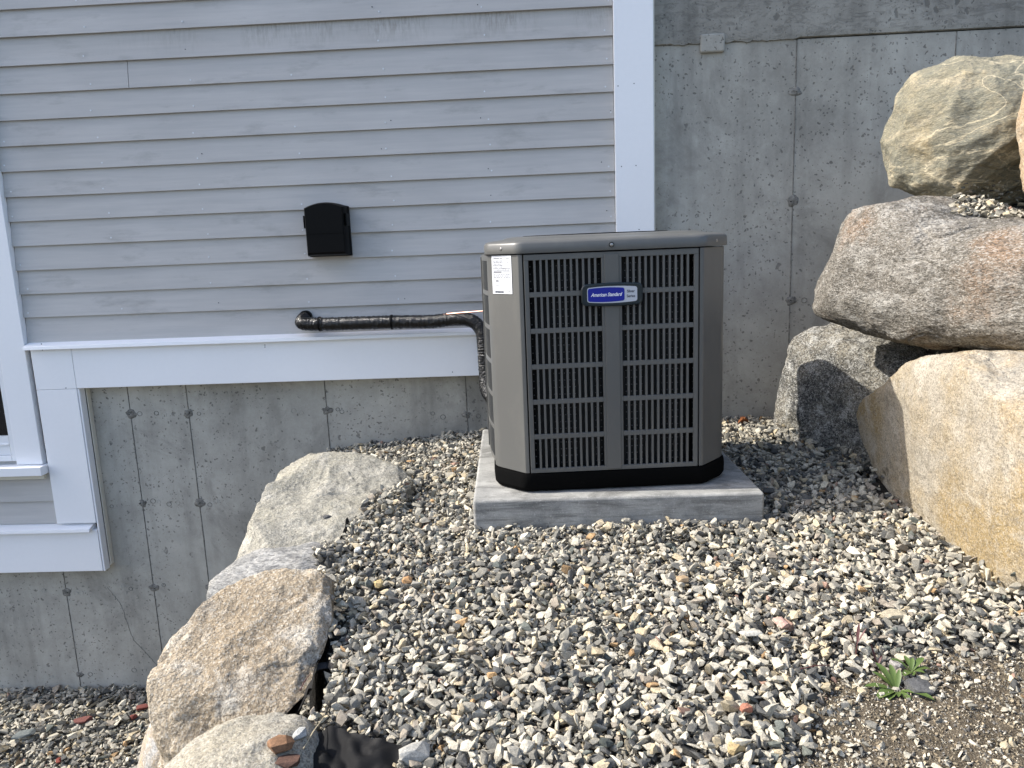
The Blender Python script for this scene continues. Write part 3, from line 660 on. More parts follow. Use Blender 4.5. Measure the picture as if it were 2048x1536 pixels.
# single stones that stand out
def big_stone(name, px, py, size, c, label, cat='stone', seed=0, flat=0.6, asp=1.3, yaw=0.0, sink=0.25, group=None):
    p, onb = surf(px, py); me_v, me_f = hull_variants(1, 30, 100 + seed, (flat, flat), (asp, asp))[0]
    rm = np.array(Matrix.Rotation(yaw, 3, 'Z')); pl = Pile(); pl.add((me_v * size, me_f), np.zeros(3), 1.0, rm, c)
    o = pl.build(name, M['stone'], label); o['category'] = cat
    if group: o['group'] = group
    bot = float((me_v[:, 2] * size).min()); o.location = p + Vector((0, 0, -bot - size * flat * sink)); return o
GS = 'stones that stand out from the gravel'
LG = 'red stones on the lower gravel'
for q in [('stone', 286, 1417, 0.045, (0.16, 0.045, 0.035), 'dark red stone on the lower gravel nearest the big brown boulder', 1, .6, 1.6, .3, LG),
          ('stone', 268, 1436, 0.034, (0.17, 0.045, 0.035), 'small round red stone just below another red one on lower gravel', 2, .8, 1.1, 1.0, LG),
          ('stone', 166, 1443, 0.05, (0.16, 0.06, 0.05), 'flat elongated red stone in the middle of the lower gravel', 3, .45, 2.0, .2, LG),
          ('stone', 116, 1524, 0.028, (0.20, 0.05, 0.035), 'red stone nearest the bottom of the lower gravel', 4, .7, 1.3, 2.0, LG),
          ('stone', 46, 1470, 0.075, (0.15, 0.165, 0.16), 'flat greenish slab stone at the left edge of lower gravel', 5, .3, 1.5, .6, GS),
          ('stone', 560, 1494, 0.044, (0.20, 0.11, 0.06), 'brown wedge shaped stone lying on the cream bottom boulder', 6, .6, 1.3, .2, GS),
          ('stone', 574, 1527, 0.036, (0.10, 0.055, 0.04), 'dark reddish stone on the cream boulder nearest the photo bottom', 7, .5, 1.5, .1, GS),
          ('stone', 598, 1472, 0.030, (0.40, 0.40, 0.38), 'light grey stone on the torn edge of the black fabric', 8, .7, 1.2, .5, GS),
          ('stone', 654, 1034, 0.020, (0.09, 0.09, 0.09), 'tiny dark pebble lying on the pale cream boulder', 9, .5, 1.6, .4, GS),
          ('stone', 1838, 1382, 0.050, (0.10, 0.10, 0.10), 'dark grey rock beside the green weed on dirt', 10, .85, 1.25, -.5, GS),
          ('stone', 1846, 1358, 0.024, (0.52, 0.48, 0.38), 'small cream stone between the two green weeds', 11, .6, 1.5, .2, GS),
          ('stone', 1810, 1315, 0.034, (0.52, 0.47, 0.36), 'flat cream triangular stone at the upper edge of dirt', 12, .4, 1.6, 0, GS),
          ('stone', 1792, 1332, 0.028, (0.32, 0.30, 0.28), 'pale grey stone just left of the small green weed', 13, .8, 1.1, 0, GS),
          ('stone', 757, 1171, 0.028, (0.52, 0.40, 0.20), 'pale yellow stone in gravel near the left boulders', 14, .7, 1.2, .8, GS),
          ('stone', 815, 1163, 0.027, (0.46, 0.27, 0.13), 'orange tan angular stone right of the pale yellow one', 15, .7, 1.2, .3, GS),
          ('stone', 716, 1103, 0.024, (0.62, 0.62, 0.60), 'bright white blocky stone near the left boulders', 16, .9, 1.1, .3, GS),
          ('stone', 1500, 1267, 0.028, (0.50, 0.48, 0.42), 'long thin pale stone in the gravel right of centre', 17, .4, 2.2, .1, GS),
          ('stone', 1563, 1246, 0.030, (0.46, 0.30, 0.25), 'large pinkish stone in the gravel right of centre', 18, .6, 1.5, 1.9, GS),
          ('stone', 1492, 1419, 0.023, (0.34, 0.15, 0.10), 'brick red stone low in the gravel, left of the dirt', 19, .8, 1.1, .2, GS),
          ('stone', 1475, 1495, 0.033, (0.42, 0.32, 0.17), 'mustard and white stone near the bottom of the gravel', 20, .6, 1.5, .7, GS),
          ('stone', 1365, 1160, 0.028, (0.36, 0.26, 0.16), 'tan brown stone in the gravel below the pad', 21, .7, 1.3, 0, GS),
          ('stone', 1785, 1232, 0.038, (0.42, 0.37, 0.27), 'long beige stone in gravel above the weeds', 22, .5, 2.0, .2, GS),
          ('stone', 832, 1512, 0.052, (0.36, 0.35, 0.32), 'biggest grey white stone at the bottom beside the fabric', 23, .7, 1.4, .5, GS),
          ('stone', 642, 1335, 0.030, (0.075, 0.078, 0.085), 'dark slate stone perched over the black fabric gap', 24, .4, 1.6, .3, GS)]:
    big_stone(q[0], q[1], q[2], q[3], q[4], q[5], 'stone', q[6], q[7], q[8], q[9], 0.15 if q[10] == LG else 0.25, q[10])

# ------------------------------------------------------------------ landscape fabric
def cloth(px_pts, Y0, label, depth, seed, z_up=0.0):
    """a crumpled strip: rows run from the stone edge down into the gap"""
    mb = MB(); nu, nv = 60, 30
    top = catmull([px_pts[0][i] for i in range(len(px_pts[0]))], 8); bot = catmull(px_pts[1], 8)
    def samp(c, t): q = t * (len(c) - 1); i = min(int(q), len(c) - 2); return c[i].lerp(c[i + 1], q - i)
    for lay in (0, 1):
        for i in range(nu + 1):
            for j in range(nv + 1):
                a = samp(top, i / nu).lerp(samp(bot, i / nu), j / nv)
                w_ = math.sin(math.pi * j / nv) * depth
                a = a + Vector((0, 0, w_ + noise.noise((a.x * 22 + seed, a.y * 22, 0)) * 0.014 + abs(noise.noise((a.x * 30 + a.y * 12 + seed, a.y * 22 - a.x * 10, 5))) * 0.016 - lay * 0.0015))
                mb.v.append(tuple(a))
    N = (nu + 1) * (nv + 1)
    for i in range(nu):
        for j in range(nv):
            a = i * (nv + 1) + j; q = (a, a + 1, a + nv + 2, a + nv + 1); mb.f.append(q); mb.f.append(tuple(N + k_ for k_ in q[::-1]))
    o = mb.build('landscape_fabric', M['cloth'], smooth=True); return tag(o, label, 'fabric', 'black landscape fabric at the boulder edge')
def gp(px, py, dz=0.0, z=-0.85):
    p = on_plane(px, py, z)
    for _ in range(6): p = on_plane(px, py, max(ground_z(max(p.x, lerp_t(p.y, *EX) + 0.001), p.y), -1) + 0.014)
    return Vector((p.x, p.y, p.z + dz))
cloth([[gp(665, 1280, .012, -.825), gp(640, 1330, .01, -.83), gp(622, 1390, .01, -.835), gp(590, 1452, .01, -.84)],
       [gp(630, 1275, .0, -.83), gp(592, 1330, -.03, -.84), gp(566, 1390, -.06, -.85), gp(548, 1460, -.06, -.86)]], 0, 'black fabric in the dark gap between brown boulder and gravel', -0.012, 1)
cloth([[gp(585, 1482, 0, -.84), gp(660, 1468, .012, -.85), gp(735, 1488, .012, -.86), gp(815, 1496, .004, -.865)],
       [gp(560, 1640, -.02, -.87), gp(650, 1640, -.03, -.88), gp(720, 1630, -.03, -.88), gp(790, 1560, -.01, -.88)]], 0, 'crumpled black fabric sheet showing at the bottom below the gravel', 0.003, 2)
cloth([[gp(742, 1012, .012, -.785), gp(716, 1026, .014, -.785), gp(696, 1044, .012, -.79), gp(692, 1070, .0, -.795)],
       [gp(745, 1030, .0, -.80), gp(716, 1048, -.0, -.80), gp(690, 1066, -.005, -.805), gp(676, 1082, -.01, -.81)]], 0, 'small black fabric flap beside the pale boulder', 0.008, 3)

# ------------------------------------------------------------------ concrete foundation wall
fw = empty('foundation_wall', 'grey poured concrete foundation wall with form seams and tie holes', 'wall', (0, 0, 0))
ZS = 0.748
seams = [-3.10, -2.248, -1.832, -1.570, -0.955, -0.340, 0.415, 1.032, 1.645, 2.26, 2.9]
xs_ = [-8.0] + seams + [8.0]
for a, b in zip(xs_[:-1], xs_[1:]):
    MB().box(a + 0.0012, b - 0.0012, YC, YC + 0.2, -2.6, ZS - 0.002).build('concrete_panel', M['conc'], fw, bevel=0.0015, seg=1)
MB().box(-7.9, 7.9, YC + 0.006, YC + 0.21, -2.55, ZS - 0.01).build('wall_core', M['hole'], fw)
# upper pour, slightly proud, with a ragged lower lip
mb = MB(); n = 300; top, bot = 2.6, ZS
prof = []
for i in range(n + 1):
    x = 0.47 + (8 - 0.47) * (i / n) ** 2.2
    rag = (noise.noise((x * 40, 0, 0)) * 0.006 + noise.noise((x * 11, 4, 0)) * 0.006) * (1 if x < 1.035 else 0.12) - (0.004 if x < 1.035 else -0.002)
    prof.append((x, bot + rag))
for x, z in prof:
    for y, zz in ((YC - 0.008, z + 0.003), (YC - 0.010, z + 0.02), (YC - 0.010, top), (YC + 0.19, top), (YC + 0.19, ZS + 0.02), (YC + 0.002, z)): mb.v.append((x, y, zz))
for i in range(n):
    for k in range(6):
        mb.f.append((i * 6 + k, i * 6 + (k + 1) % 6, (i + 1) * 6 + (k + 1) % 6, (i + 1) * 6 + k))
mb.f.append(tuple(range(6))[::-1]); mb.f.append(tuple(range(n * 6, n * 6 + 6)))
mb.build('upper_pour', M['conc_top'], fw, smooth=False)
def blob(x, z, rx, rz, h, seed, y=YC, nseg=18, rings=5, skew=0.3):
    mb = MB(); vs = [(x, y - h, z)]; fs = []
    for r_ in range(1, rings + 1):
        t = r_ / rings
        for k in range(nseg):
            a = 2 * math.pi * k / nseg; rr = t * (1 + skew * noise.noise((math.cos(a) * 1.3 + seed, math.sin(a) * 1.3, seed * 2.0)))
            hh = h * (1 - t ** 2) * (1 + 0.7 * noise.noise((math.cos(a) * t * 4 + seed, math.sin(a) * t * 4, 9)))
            vs.append((x + rx * rr * math.cos(a), y + 0.001 - hh - (0.001 if r_ < rings else -0.001), z + rz * rr * math.sin(a)))
    for k in range(nseg): fs.append((0, 1 + k, 1 + (k + 1) % nseg))
    for r_ in range(rings - 1):
        for k in range(nseg):
            a = 1 + r_ * nseg + k; b = 1 + r_ * nseg + (k + 1) % nseg; fs.append((a, a + nseg, b + nseg, b))
    return mb.add(vs, fs)
tieZ = {-2.248: [-1.509, -1.927], -1.832: [-0.674, -1.088, -1.495, -1.90], -1.570: [-0.679, -1.092, -1.499], -0.955: [-0.685], -0.340: [-0.722],
        1.032: [0.55, 0.128, -0.275, -0.68], 1.645: [0.55]}
sd_ = 1
for sx, zz in tieZ.items():
    for z in zz:
        sd_ += 1; rx = rng.uniform(0.020, 0.030)
        b = blob(sx + rng.uniform(-.004, .004), z, rx, rx * rng.uniform(0.65, 0.95), 0.005, sd_, skew=0.55).build('tie_patch', M['lump'], fw, smooth=True)
        blob(sx + rng.uniform(-.008, .008), z + rng.uniform(-.003, .003), 0.0055, 0.005, 0.0065, sd_ + 50, nseg=10, rings=2).build('tie_hole', M['hole'], b)
        for dx in (-0.145, -0.105, 0.045, 0.075) if sx < 0 else (-0.075, 0.06):
            if rng.random() < 0.75:          # round form-tie prints: a thin raised ring
                mb = MB(); cx, cz, r0 = sx + dx + rng.uniform(-.01, .01), z + rng.uniform(-.01, .012), rng.uniform(0.008, 0.0115)
                rings = [[(cx + (r0 + q) * math.cos(a), YC - hh, cz + (r0 + q) * 0.92 * math.sin(a)) for a in [2 * math.pi * k / 18 for k in range(18)]] for q, hh in ((-.0016, -.001), (-.0006, .0014), (.0008, .0014), (.0016, -.001))]
                mb.loft(rings, False).build('tie_ring', M['lump'] if rng.random() < .5 else M['patch'], fw, smooth=True)
# seam ridges: a thin broken fin of mortar along each seam
for sx in seams:
    if -2.3 < sx < 1.7:
        mb = MB(); N = 220; path = []
        for i in range(N + 1):
            z = -2.2 + (ZS + 2.2 - 0.004) * i / N; wv = noise.noise((z * 14, sx, 0)) * 0.0016
            wd = 0.0013 + 0.0012 * max(0, noise.noise((z * 9, sx, 3))) + 0.004 * max(0, noise.noise((z * 4.5, sx, 8)) - 0.42)
            path.append((sx + wv, wd, z))
        vs = []; fs = []
        for x, wd, z in path: vs += [(x - wd * 1.6, YC + 0.001, z), (x, YC - 0.0022, z), (x + wd * 1.6, YC + 0.001, z)]
        for i in range(N): a = i * 3; fs += [(a, a + 1, a + 4, a + 3), (a + 1, a + 2, a + 5, a + 4)]
        mb.add(vs, fs).build('seam_ridge', M['lump'], fw, smooth=False)
# hairline crack low on the left and a mortar patch at the top
cp = [(473, 1168), (500, 1195), (520, 1213), (528, 1240), (536, 1270), (548, 1290), (562, 1318), (572, 1340), (582, 1352)]
cp = [(p[0] - 262, p[1]) for p in cp]; cp = [(215, 1175), (232, 1196), (243, 1212), (256, 1250), (268, 1280), (287, 1300), (303, 1318), (326, 1345)]
vs = []; fs = []
cpp = catmull([at(px, py, YC) for px, py in cp], 6)
for i, p in enumerate(cpp):
    q = noise.noise((i * 0.9, 1, 2)) * 0.006; vs += [(p.x - 0.0012 + q, YC - 0.0008, p.z), (p.x + q, YC - 0.0016, p.z + .001), (p.x + 0.0012 + q, YC - 0.0008, p.z)]
for i in range(len(cpp) - 1): a = i * 3; fs += [(a, a + 1, a + 4, a + 3), (a + 1, a + 2, a + 5, a + 4)]
MB().add(vs, fs).build('hairline_crack', M['lump'], fw)
pp = at(1424, 88, YC)
mb = MB().box(pp.x - 0.048, pp.x + 0.048, YC - 0.017, YC + 0.01, pp.z - 0.034, pp.z + 0.036); o = mb.build('mortar_patch', M['patch'], fw, bevel=0.008, seg=3, smooth=True)

# ------------------------------------------------------------------ house: siding, trim, window
house = empty('house', 'grey clapboard house wall with white trim boards and window', 'house', (0, 0, 0))
ZB = [0.9933, 0.8905, 0.782, 0.677, 0.5741, 0.4736, 0.3734, 0.271, 0.172, 0.0704, -0.0299, -0.13, -0.2283]
up = [ZB[0] + 0.1035 * k for k in range(16, 0, -1)]
XL, XR = -2.212, 0.3075
def clap(x0, x1, z, mat, h=0.122, wob=0.0):
    n = max(2, int((x1 - x0) / 0.12)); mb = MB(); vs = []; fs = []
    for i in range(n + 1):
        x = x0 + (x1 - x0) * i / n; dz = noise.noise((x * 1.3, z * 9, 0)) * 0.0014; dy = noise.noise((x * 1.7, z * 7, 4)) * 0.0013
        vs += [(x, YW + dy, z + dz), (x, YW + 0.0008 + dy * .8, z + h), (x, YW + 0.020, z + h), (x, YW + 0.0125 + dy, z + dz)]
        # front leans back with height
        vs[-3] = (x, YW + 0.0146, z + h); vs[-2] = (x, YW + 0.0180, z + h)
    for i in range(n):
        for k in range(4): a = i * 4; fs.append((a + k, a + (k + 1) % 4, a + 4 + (k + 1) % 4, a + 4 + k))
    fs += [(3, 2, 1, 0), tuple(n * 4 + q for q in range(4))]
    return mb.add(vs, fs).build('clapboard', mat, house)
for i, z in enumerate(up + ZB):
    j = i - 16
    if j == 3:
        clap(XL, -1.6320, z, M['siding']); clap(-1.6295, XR, z, M['siding'])
    else: clap(XL, XR, z, M['siding_dirty'] if j == 2 else M['siding'])
clap(XL, XR, -0.352, M['siding'], 0.145)
for z in (-1.253, -1.150, -1.047, -0.944):                       # below the window
    if z > -1.2: clap(-4.6, -2.196, z, M['siding'], 0.115)
clap(-4.6, -2.196, -1.175, M['siding'], 0.05)
for i in range(30): clap(-6.5, -3.62, -0.93 + 0.1035 * i, M['siding'])
MB().box(-6.5, 0.44, YW + 0.02, YC + 0.25, -0.50, 2.6).build('sheathing', M['sheath'], house)
MB().box(-6.5, -2.10, YW + 0.021, YC - 0.002, -1.36, -0.50).build('sheathing', M['sheath'], house)
def board(name, x0, x1, z0, z1, y0=YT, y1=YW + 0.012, mat='trim', parent=house, bevel=0.002):
    return MB().box(x0, x1, y0, y1, z0, z1).build(name, M[mat], parent, bevel=bevel)
board('corner_board', 0.309, 0.462, -0.537, 2.6)
board('corner_return', 0.4625, 0.4665, -0.537, 2.6, YT + 0.004, YC - 0.001, 'cream', bevel=0.001)
board('band_board', -2.012, 0.3065, -0.539, -0.362, YT, YC - 0.002)
def cap(x0, x1, zt, name='drip_cap'):
    pr = [(YW + 0.012, zt), (YT - 0.022, zt - 0.016), (YT - 0.024, zt - 0.030), (YT - 0.018, zt - 0.030), (YT - 0.016, zt - 0.022), (YT - 0.0015, zt - 0.020), (YT - 0.0015, zt - 0.026), (YW + 0.012, zt - 0.026)]
    return MB().prism(pr, x0, x1, 'x').build(name, M['trim'], house, bevel=0.001)
cap(-2.208, 0.3070, -0.334)
board('post_board', -2.192, -2.0135, -1.148, -0.5415)
board('filler_board', -2.192, -2.0135, -0.5405, -0.364)
board('post_return', -2.0125, -2.004, -1.378, -0.541, YT + 0.003, YC - 0.030, 'trim')
board('cream_strip', -2.0035, -1.998, -1.366, -0.541, YT + 0.044, YC - 0.001, 'cream')
cap(-4.6, -2.034, -1.153)
board('lower_band', -4.6, -2.0135, -1.376, -1.180, YT, YC - 0.002)
# window with casing
ct = 2.3
board('window_casing', -2.330, -2.2135, -0.871, ct, YT - 0.002)
board('window_casing', -3.61, -3.50, -0.871, ct, YT - 0.002)
win = empty('window', None, None, (0, 0, 0)); win.parent = house
board('sill', -3.65, -2.196, -0.912, -0.873, YT - 0.045, YW + 0.01, parent=win)
board('sill_apron', -3.60, -2.215, -0.938, -0.913, YT - 0.004, YW + 0.01, 'cream', parent=win)
for x0, x1 in ((-2.352, -2.331), (-3.499, -3.478)): board('frame', x0, x1, -0.855, ct, YT + 0.004, YW + 0.05, 'vinyl', win)
board('frame', -3.477, -2.353, -0.855, -0.832, YT + 0.004, YW + 0.05, 'vinyl', win)
for x0, x1 in ((-2.366, -2.353), (-3.477, -3.464)): board('sash', x0, x1, -0.831, ct, YT + 0.022, YW + 0.05, 'vinyl', win)
board('sash', -3.463, -2.367, -0.831, -0.745, YT + 0.022, YW + 0.05, 'vinyl', win)
board('sash_rail', -3.463, -2.367, -0.786, -0.778, YT + 0.014, YT + 0.0215, 'vinyl', win)
MB().box(-3.463, -2.367, YT + 0.034, YT + 0.038, -0.744, ct).build('pane', M['glass'], win)
# nails
mb = MB()
def nail(x, z, y, r_=0.0036):
    n = 7; pts = [(x + r_ * math.cos(a), z + r_ * math.sin(a)) for a in [2 * math.pi * k / n for k in range(n)]]
    mb.prism(pts, y - 0.0012, y + 0.001, 'y')
for z in ZB:
    for k, sx in enumerate((-2.185, -1.79, -1.38, -0.965, -0.60, -0.195, 0.285)):
        if rng.random() < 0.85: nail(sx + rng.uniform(-.012, .012), z + rng.uniform(0.018, 0.026), YW + 0.0025)
mb.build('nail_heads', M['nail'], house).__setitem__('kind', 'stuff')
mb = MB()
for z in ZB:
    for sx in (-1.38, -0.6, -0.195, 0.285):
        if rng.random() < 0.35: nail(sx + rng.uniform(-.03, .03), z + rng.uniform(0.02, 0.05), YW + 0.0035, 0.0022)
for px, py in [(1236, 172), (1268, 167), (1243, 333), (1272, 331), (1278, 459), (530, 690), (83, 688), (132, 776), (530, 694), (85, 700), (905, 744), (300, 686)]:
    p = at(px, py, YT); nail(p.x, p.z, YT, 0.0022)
mb.build('nail_holes', M['ink'], house).__setitem__('kind', 'stuff')

# ------------------------------------------------------------------ dryer vent hood
vo = at(655, 513, 3.12); vent = empty('dryer_vent', 'black louvred vent hood with an arched top on the clapboards', 'vent', (vo.x + 0.006, 3.16, vo.z))
W2 = 0.084
def arch(hw, z0, z1, rise, n=14): return [(-hw, z0), (hw, z0)] + [(hw * (1 - 2 * i / n), z1 + rise * (1 - (1 - 2 * i / n) ** 2)) for i in range(n + 1)]
MB().prism(arch(W2 + 0.003, 0.0, 0.198, 0.014), -0.012, 0.008, 'y').build('back_plate', M['black'], vent, bevel=0.002)
rings = []
for y, sx, zb in ((-0.0125, 1.0, 0.006), (-0.045, 0.985, 0.002), (-0.068, 0.93, 0.006), (-0.074, 0.88, 0.012)):
    rings.append([(x * sx, y, (z - 0.1) * (0.5 + 0.5 * sx) + 0.1) for x, z in arch(W2, zb, 0.197, 0.019)])
MB().loft(rings).build('hood', M['black'], vent, smooth=True, autosmooth=True)
MB().box(-W2 - 0.0035, -W2 - 0.0003, -0.060, -0.014, 0.115, 0.165).build('side_clip', M['black'], vent, bevel=0.001)
MB().box(W2 + 0.0005, W2 + 0.005, -0.060, -0.014, 0.12, 0.168).build('side_clip', M['black'], vent, bevel=0.001)
MB().box(-0.07, 0.07, -0.0765, -0.0735, 0.092, 0.096).build('louvre_lip', M['black'], vent)

# ------------------------------------------------------------------ insulated line set and copper tube
def wpt(px, py, Y): return at(px, py, Y)
pth = [wpt(612, 634, 3.185), wpt(606, 640, 3.14), wpt(605, 646, 3.105), wpt(622, 648, 3.095), wpt(660, 648, 3.095), wpt(720, 646, 3.095), wpt(790, 644, 3.095), wpt(860, 643, 3.09), wpt(915, 638, 3.08),
       wpt(944, 642, 3.07), wpt(963, 662, 3.06), wpt(968, 700, 3.05), wpt(971, 745, 3.04), wpt(976, 785, 3.0), wpt(1010, 815, 2.90), wpt(1060, 830, 2.82)]
cp_ = catmull(pth, 40); rp = random.Random(3); NR = 28
def rad(i):
    ph = rp.random() * 6; wr = 0.0256 + 0.0020 * abs(math.sin(i * 0.55 + 1.5 * math.sin(i * 0.11))) ** 0.7 + rp.uniform(-0.0006, 0.0006) - (0.0028 if (i // 2) % 149 == 74 else 0)
    return lambda a: wr + 0.0024 * noise.noise((math.cos(a) * 3, math.sin(a) * 3, i * 0.40)) + 0.0006 * math.sin(a * 5 + ph)
ip = empty('insulated_pipe', 'black taped refrigerant pipe running from the siding to the unit', 'pipe')
MB().tube(cp_, rad, NR).build('pipe_wrap', M['pipe'], ip, smooth=True)
for px, py in ((640, 648), (784, 644)):
    c = wpt(px, py, 3.095); MB().tube([c - Vector((0.003, 0, 0)), c + Vector((0.003, 0, 0))], 0.0305, 20).build('zip_tie', M['black'], ip, smooth=True, autosmooth=True)
c = wpt(611, 634, 3.166)
MB().tube([c + Vector((0, -0.006, 0)), c + Vector((0, 0.012, 0))], 0.027, 20).build('wall_sleeve', M['black'], ip, smooth=True, autosmooth=True)
cpth = catmull([wpt(604, 634, 3.15), wpt(640, 640, 3.12), wpt(760, 640, 3.118), wpt(850, 634, 3.10), wpt(900, 627.5, 3.07), wpt(966, 622, 2.98), wpt(1010, 618, 2.88)], 10)
o = MB().tube(cpth, 0.0026, 8).build('copper_tube', M['copper'], smooth=True); tag(o, 'thin bare copper tube lying along the black pipe', 'tube')

# ------------------------------------------------------------------ concrete pad
ZP = -0.705
pc = sum(PAD, Vector((0, 0))) / 4
pts = [(p - pc).to_tuple() for p in PAD]
mb = MB(); mb.loft([[(x, y, -0.125) for x, y in pts], [(x, y, 0.0) for x, y in pts]])
pad = mb.build('concrete_pad', M['pad'], bevel=0.009, seg=4, smooth=True); pad.location = (pc.x, pc.y, ZP); tag(pad, 'square precast concrete pad carrying the air conditioning unit', 'pad')

# ------------------------------------------------------------------ air conditioning unit (local frame: front at y=0, top at z~0.71)
ac = empty('air_conditioner', 'taupe outdoor air conditioning unit with louvred grilles and blue badge', 'air conditioner', UO, TH)
HW, CH, DP_ = 0.340, 0.096, 0.68
def octo(off=0.0, ch=CH, z=0.0, rr=0.018, n=3, bulge=0):
    """chamfered square outline with softened corners, off = grow"""
    a = HW + off; c = ch + off * 0.414; y0, y1 = -off, DP_ + off
    P = [(-a + c, y0), (a - c, y0), (a, y0 + c), (a, y1 - c), (a - c, y1), (-a + c, y1), (-a, y1 - c), (-a, y0 + c)]
    out = []
    for i, p in enumerate(P):
        p = Vector(p); q0 = Vector(P[i - 1]); q1 = Vector(P[(i + 1) % 8]); d0 = (q0 - p).normalized(); d1 = (q1 - p).normalized()
        A, B = p + d0 * rr, p + d1 * rr
        for k in range(n + 1):
            t = k / n; w_ = A * (1 - t) ** 2 + p * 2 * t * (1 - t) + B * t * t; out.append((w_.x, w_.y, z))
    return out
ZF0, ZF1 = 0.0585, 0.6745          # face bottom / top above the pad
# base pan, tucked in at the foot
rings = [octo(-0.022, .078, z=0.001), octo(-0.006, .078, z=0.004), octo(0.002, .080, z=0.016), octo(0.004, .086, z=0.046), octo(0.003, .09, z=0.0565), octo(-0.01, z=0.0575)]
MB().loft(rings).build('base_pan', M['blackbase'], ac, smooth=True, autosmooth=True)
# lid with rolled shoulder and raised fan deck
rings = [octo(-0.004, .088, z=0.6775), octo(0.005, .088, z=0.6785), octo(0.006, .088, z=0.684), octo(0.0055, .088, z=0.703), octo(0.002, .088, z=0.7085), octo(-0.006, .088, z=0.7120), octo(-0.022, z=0.7145), octo(-0.045, z=0.7165),
         octo(-0.060, z=0.7215), octo(-0.075, z=0.7240)]
lid = MB().loft(rings).build('lid', M['unit'], ac, smooth=True, autosmooth=True)
# fan grille on the lid
fc = (0.0, DP_ / 2)
for r_ in (0.05, 0.08, 0.11, 0.14, 0.17, 0.20, 0.225):
    MB().tube([(fc[0] + r_ * math.cos(a), fc[1] + r_ * math.sin(a), 0.7255) for a in [2 * math.pi * k / 36 for k in range(37)]], 0.0018, 6).build('fan_guard_ring', M['black'], lid, smooth=True)
# corner panels: wrap round the four chamfers
def corner(sx, back):
    cx = HW * sx; y = (DP_, -1) if back else (0, 1)
    pts = [(sx * (HW - CH - 0.0005), 0.0), (sx * (HW - 0.008), CH - 0.012), (sx * HW, CH + 0.004), (sx * HW, CH + 0.030), (sx * (HW - 0.012), CH + 0.030), (sx * (HW - 0.014), CH + 0.004), (sx * (HW - CH - 0.0005), 0.014)]
    a, b = Vector(pts[0]), Vector(pts[1])
    pts = [(sx * (HW - CH - 0.0012), 0.0006), (sx * (HW - CH + 0.010), 0.0026), (sx * (HW - CH + 0.020), 0.0125), (sx * (HW - 0.018), CH - 0.0225), (sx * (HW - 0.006), CH - 0.007), (sx * HW, CH + 0.010), (sx * HW, CH + 0.030),
           (sx * (HW - 0.010), CH + 0.030), (sx * (HW - 0.016), CH + 0.004), (sx * (HW - CH + 0.004), 0.014), (sx * (HW - CH - 0.0012), 0.014)]
    if back: pts = [(x, DP_ - y_) for x, y_ in pts]
    return MB().prism(pts, ZF0, ZF1 + 0.001, 'z').build('corner_panel', M['unit'], ac, bevel=0.0015, smooth=True)
for sx in (-1, 1):
    for bk in (False, True): corner(sx, bk)
# grille panels: frame rails, vertical slats (sub-parts), horizontal bars
XI, XO, PITCH, NS = 0.0275, 0.2265, 0.01658, 12
ROW = [(0.6587 - 0.1002 * i, 0.6587 - 0.1002 * i - 0.0864) for i in range(6)]       # slot tops and bottoms
SL = {}
def shared(key, mk):
    if key not in SL: SL[key] = mk()
    return SL[key]
def copy_piece(name, me, parent, loc=(0, 0, 0), rz=0):
    o = bpy.data.objects.new(name, me); COL.objects.link(o); o.parent = parent; o.location = loc; o.rotation_euler = (0, 0, rz); return o
def beveled(mb, name, bev):
    o = mb.build(name, M['unit'], None, bevel=bev); me = o.data; bpy.data.objects.remove(o); return me
def grille(label, loc, rz, half, bow=0.0, name='grille_panel'):
    """a panel facing local -y, wide 2*half; slots in two groups with a centre post"""
    root = bpy.data.objects.new(name, None); COL.objects.link(root); root.parent = ac; root.location = loc; root.rotation_euler = (0, 0, rz); root.empty_display_size = .1
    if label: root['label'] = label
    def by(x): return -bow * (1 - (x / half) ** 2)
    n = 12
    def bar(x0, x1, z0, z1, t=0.010, pr=0.0, nm='rail', nn=None):
        nn = nn or (n if bow else 1); mb = MB(); rings = []
        for i in range(nn + 1):
            x = x0 + (x1 - x0) * i / nn; b = by(x); rings.append([(x, b - pr, z0), (x, b - pr, z1), (x, b + t, z1), (x, b + t, z0)])
        return mb.loft(rings).build(nm, M['unit'], root, bevel=0.0009, seg=1)
    top0, bot5 = ROW[0][0], ROW[5][1]
    bar(-half, half, top0, ZF1, nm='top_rail'); bar(-half, half, ZF0, bot5, nm='bottom_rail')
    bar(-half, -XO if half > XO else -half + .006, bot5, top0, nm='side_stile'); bar(XO if half > XO else half - .006, half, bot5, top0, nm='side_stile')
    bar(-XI, XI, bot5, top0, t=0.012, nm='centre_post')
    bar(-0.0195, 0.0195, ZF0 + 0.004, ZF1 - 0.006, t=0.0, pr=0.0035, nm='post_cover')
    for (z1, z0), (z3, z2) in zip(ROW[:-1], ROW[1:]):
        for s_ in (-1, 1): bar(min(s_ * XI, s_ * XO), max(s_ * XI, s_ * XO), z3, z0, nm='crossbar')
    wid = PITCH - 0.0104
    for s_ in (-1, 1):
        for k in range(1, NS):
            x = s_ * XI + s_ * (k * (XO - XI) / NS); xx = x
            for (zt, zb) in ROW:
                me = shared('slat', lambda: beveled(MB().box(-wid / 2, wid / 2, 0, 0.0155, -0.0432, 0.0432), 'slat', 0.0008))
                copy_piece('slat', me, root, (xx, by(xx) + 0.0004, (zt + zb) / 2))
    # rounded slot corners
    return root
gf = grille('front grille panel carrying the blue badge', (0, 0, 0), 0, HW - CH - 0.0048)
gl = grille(None, (-HW + 0.002, DP_ / 2, 0), R(-90), HW - CH - 0.034, 0.020)
gr_ = grille(None, (HW - 0.002, DP_ / 2, 0), R(90), HW - CH - 0.034, 0.020)
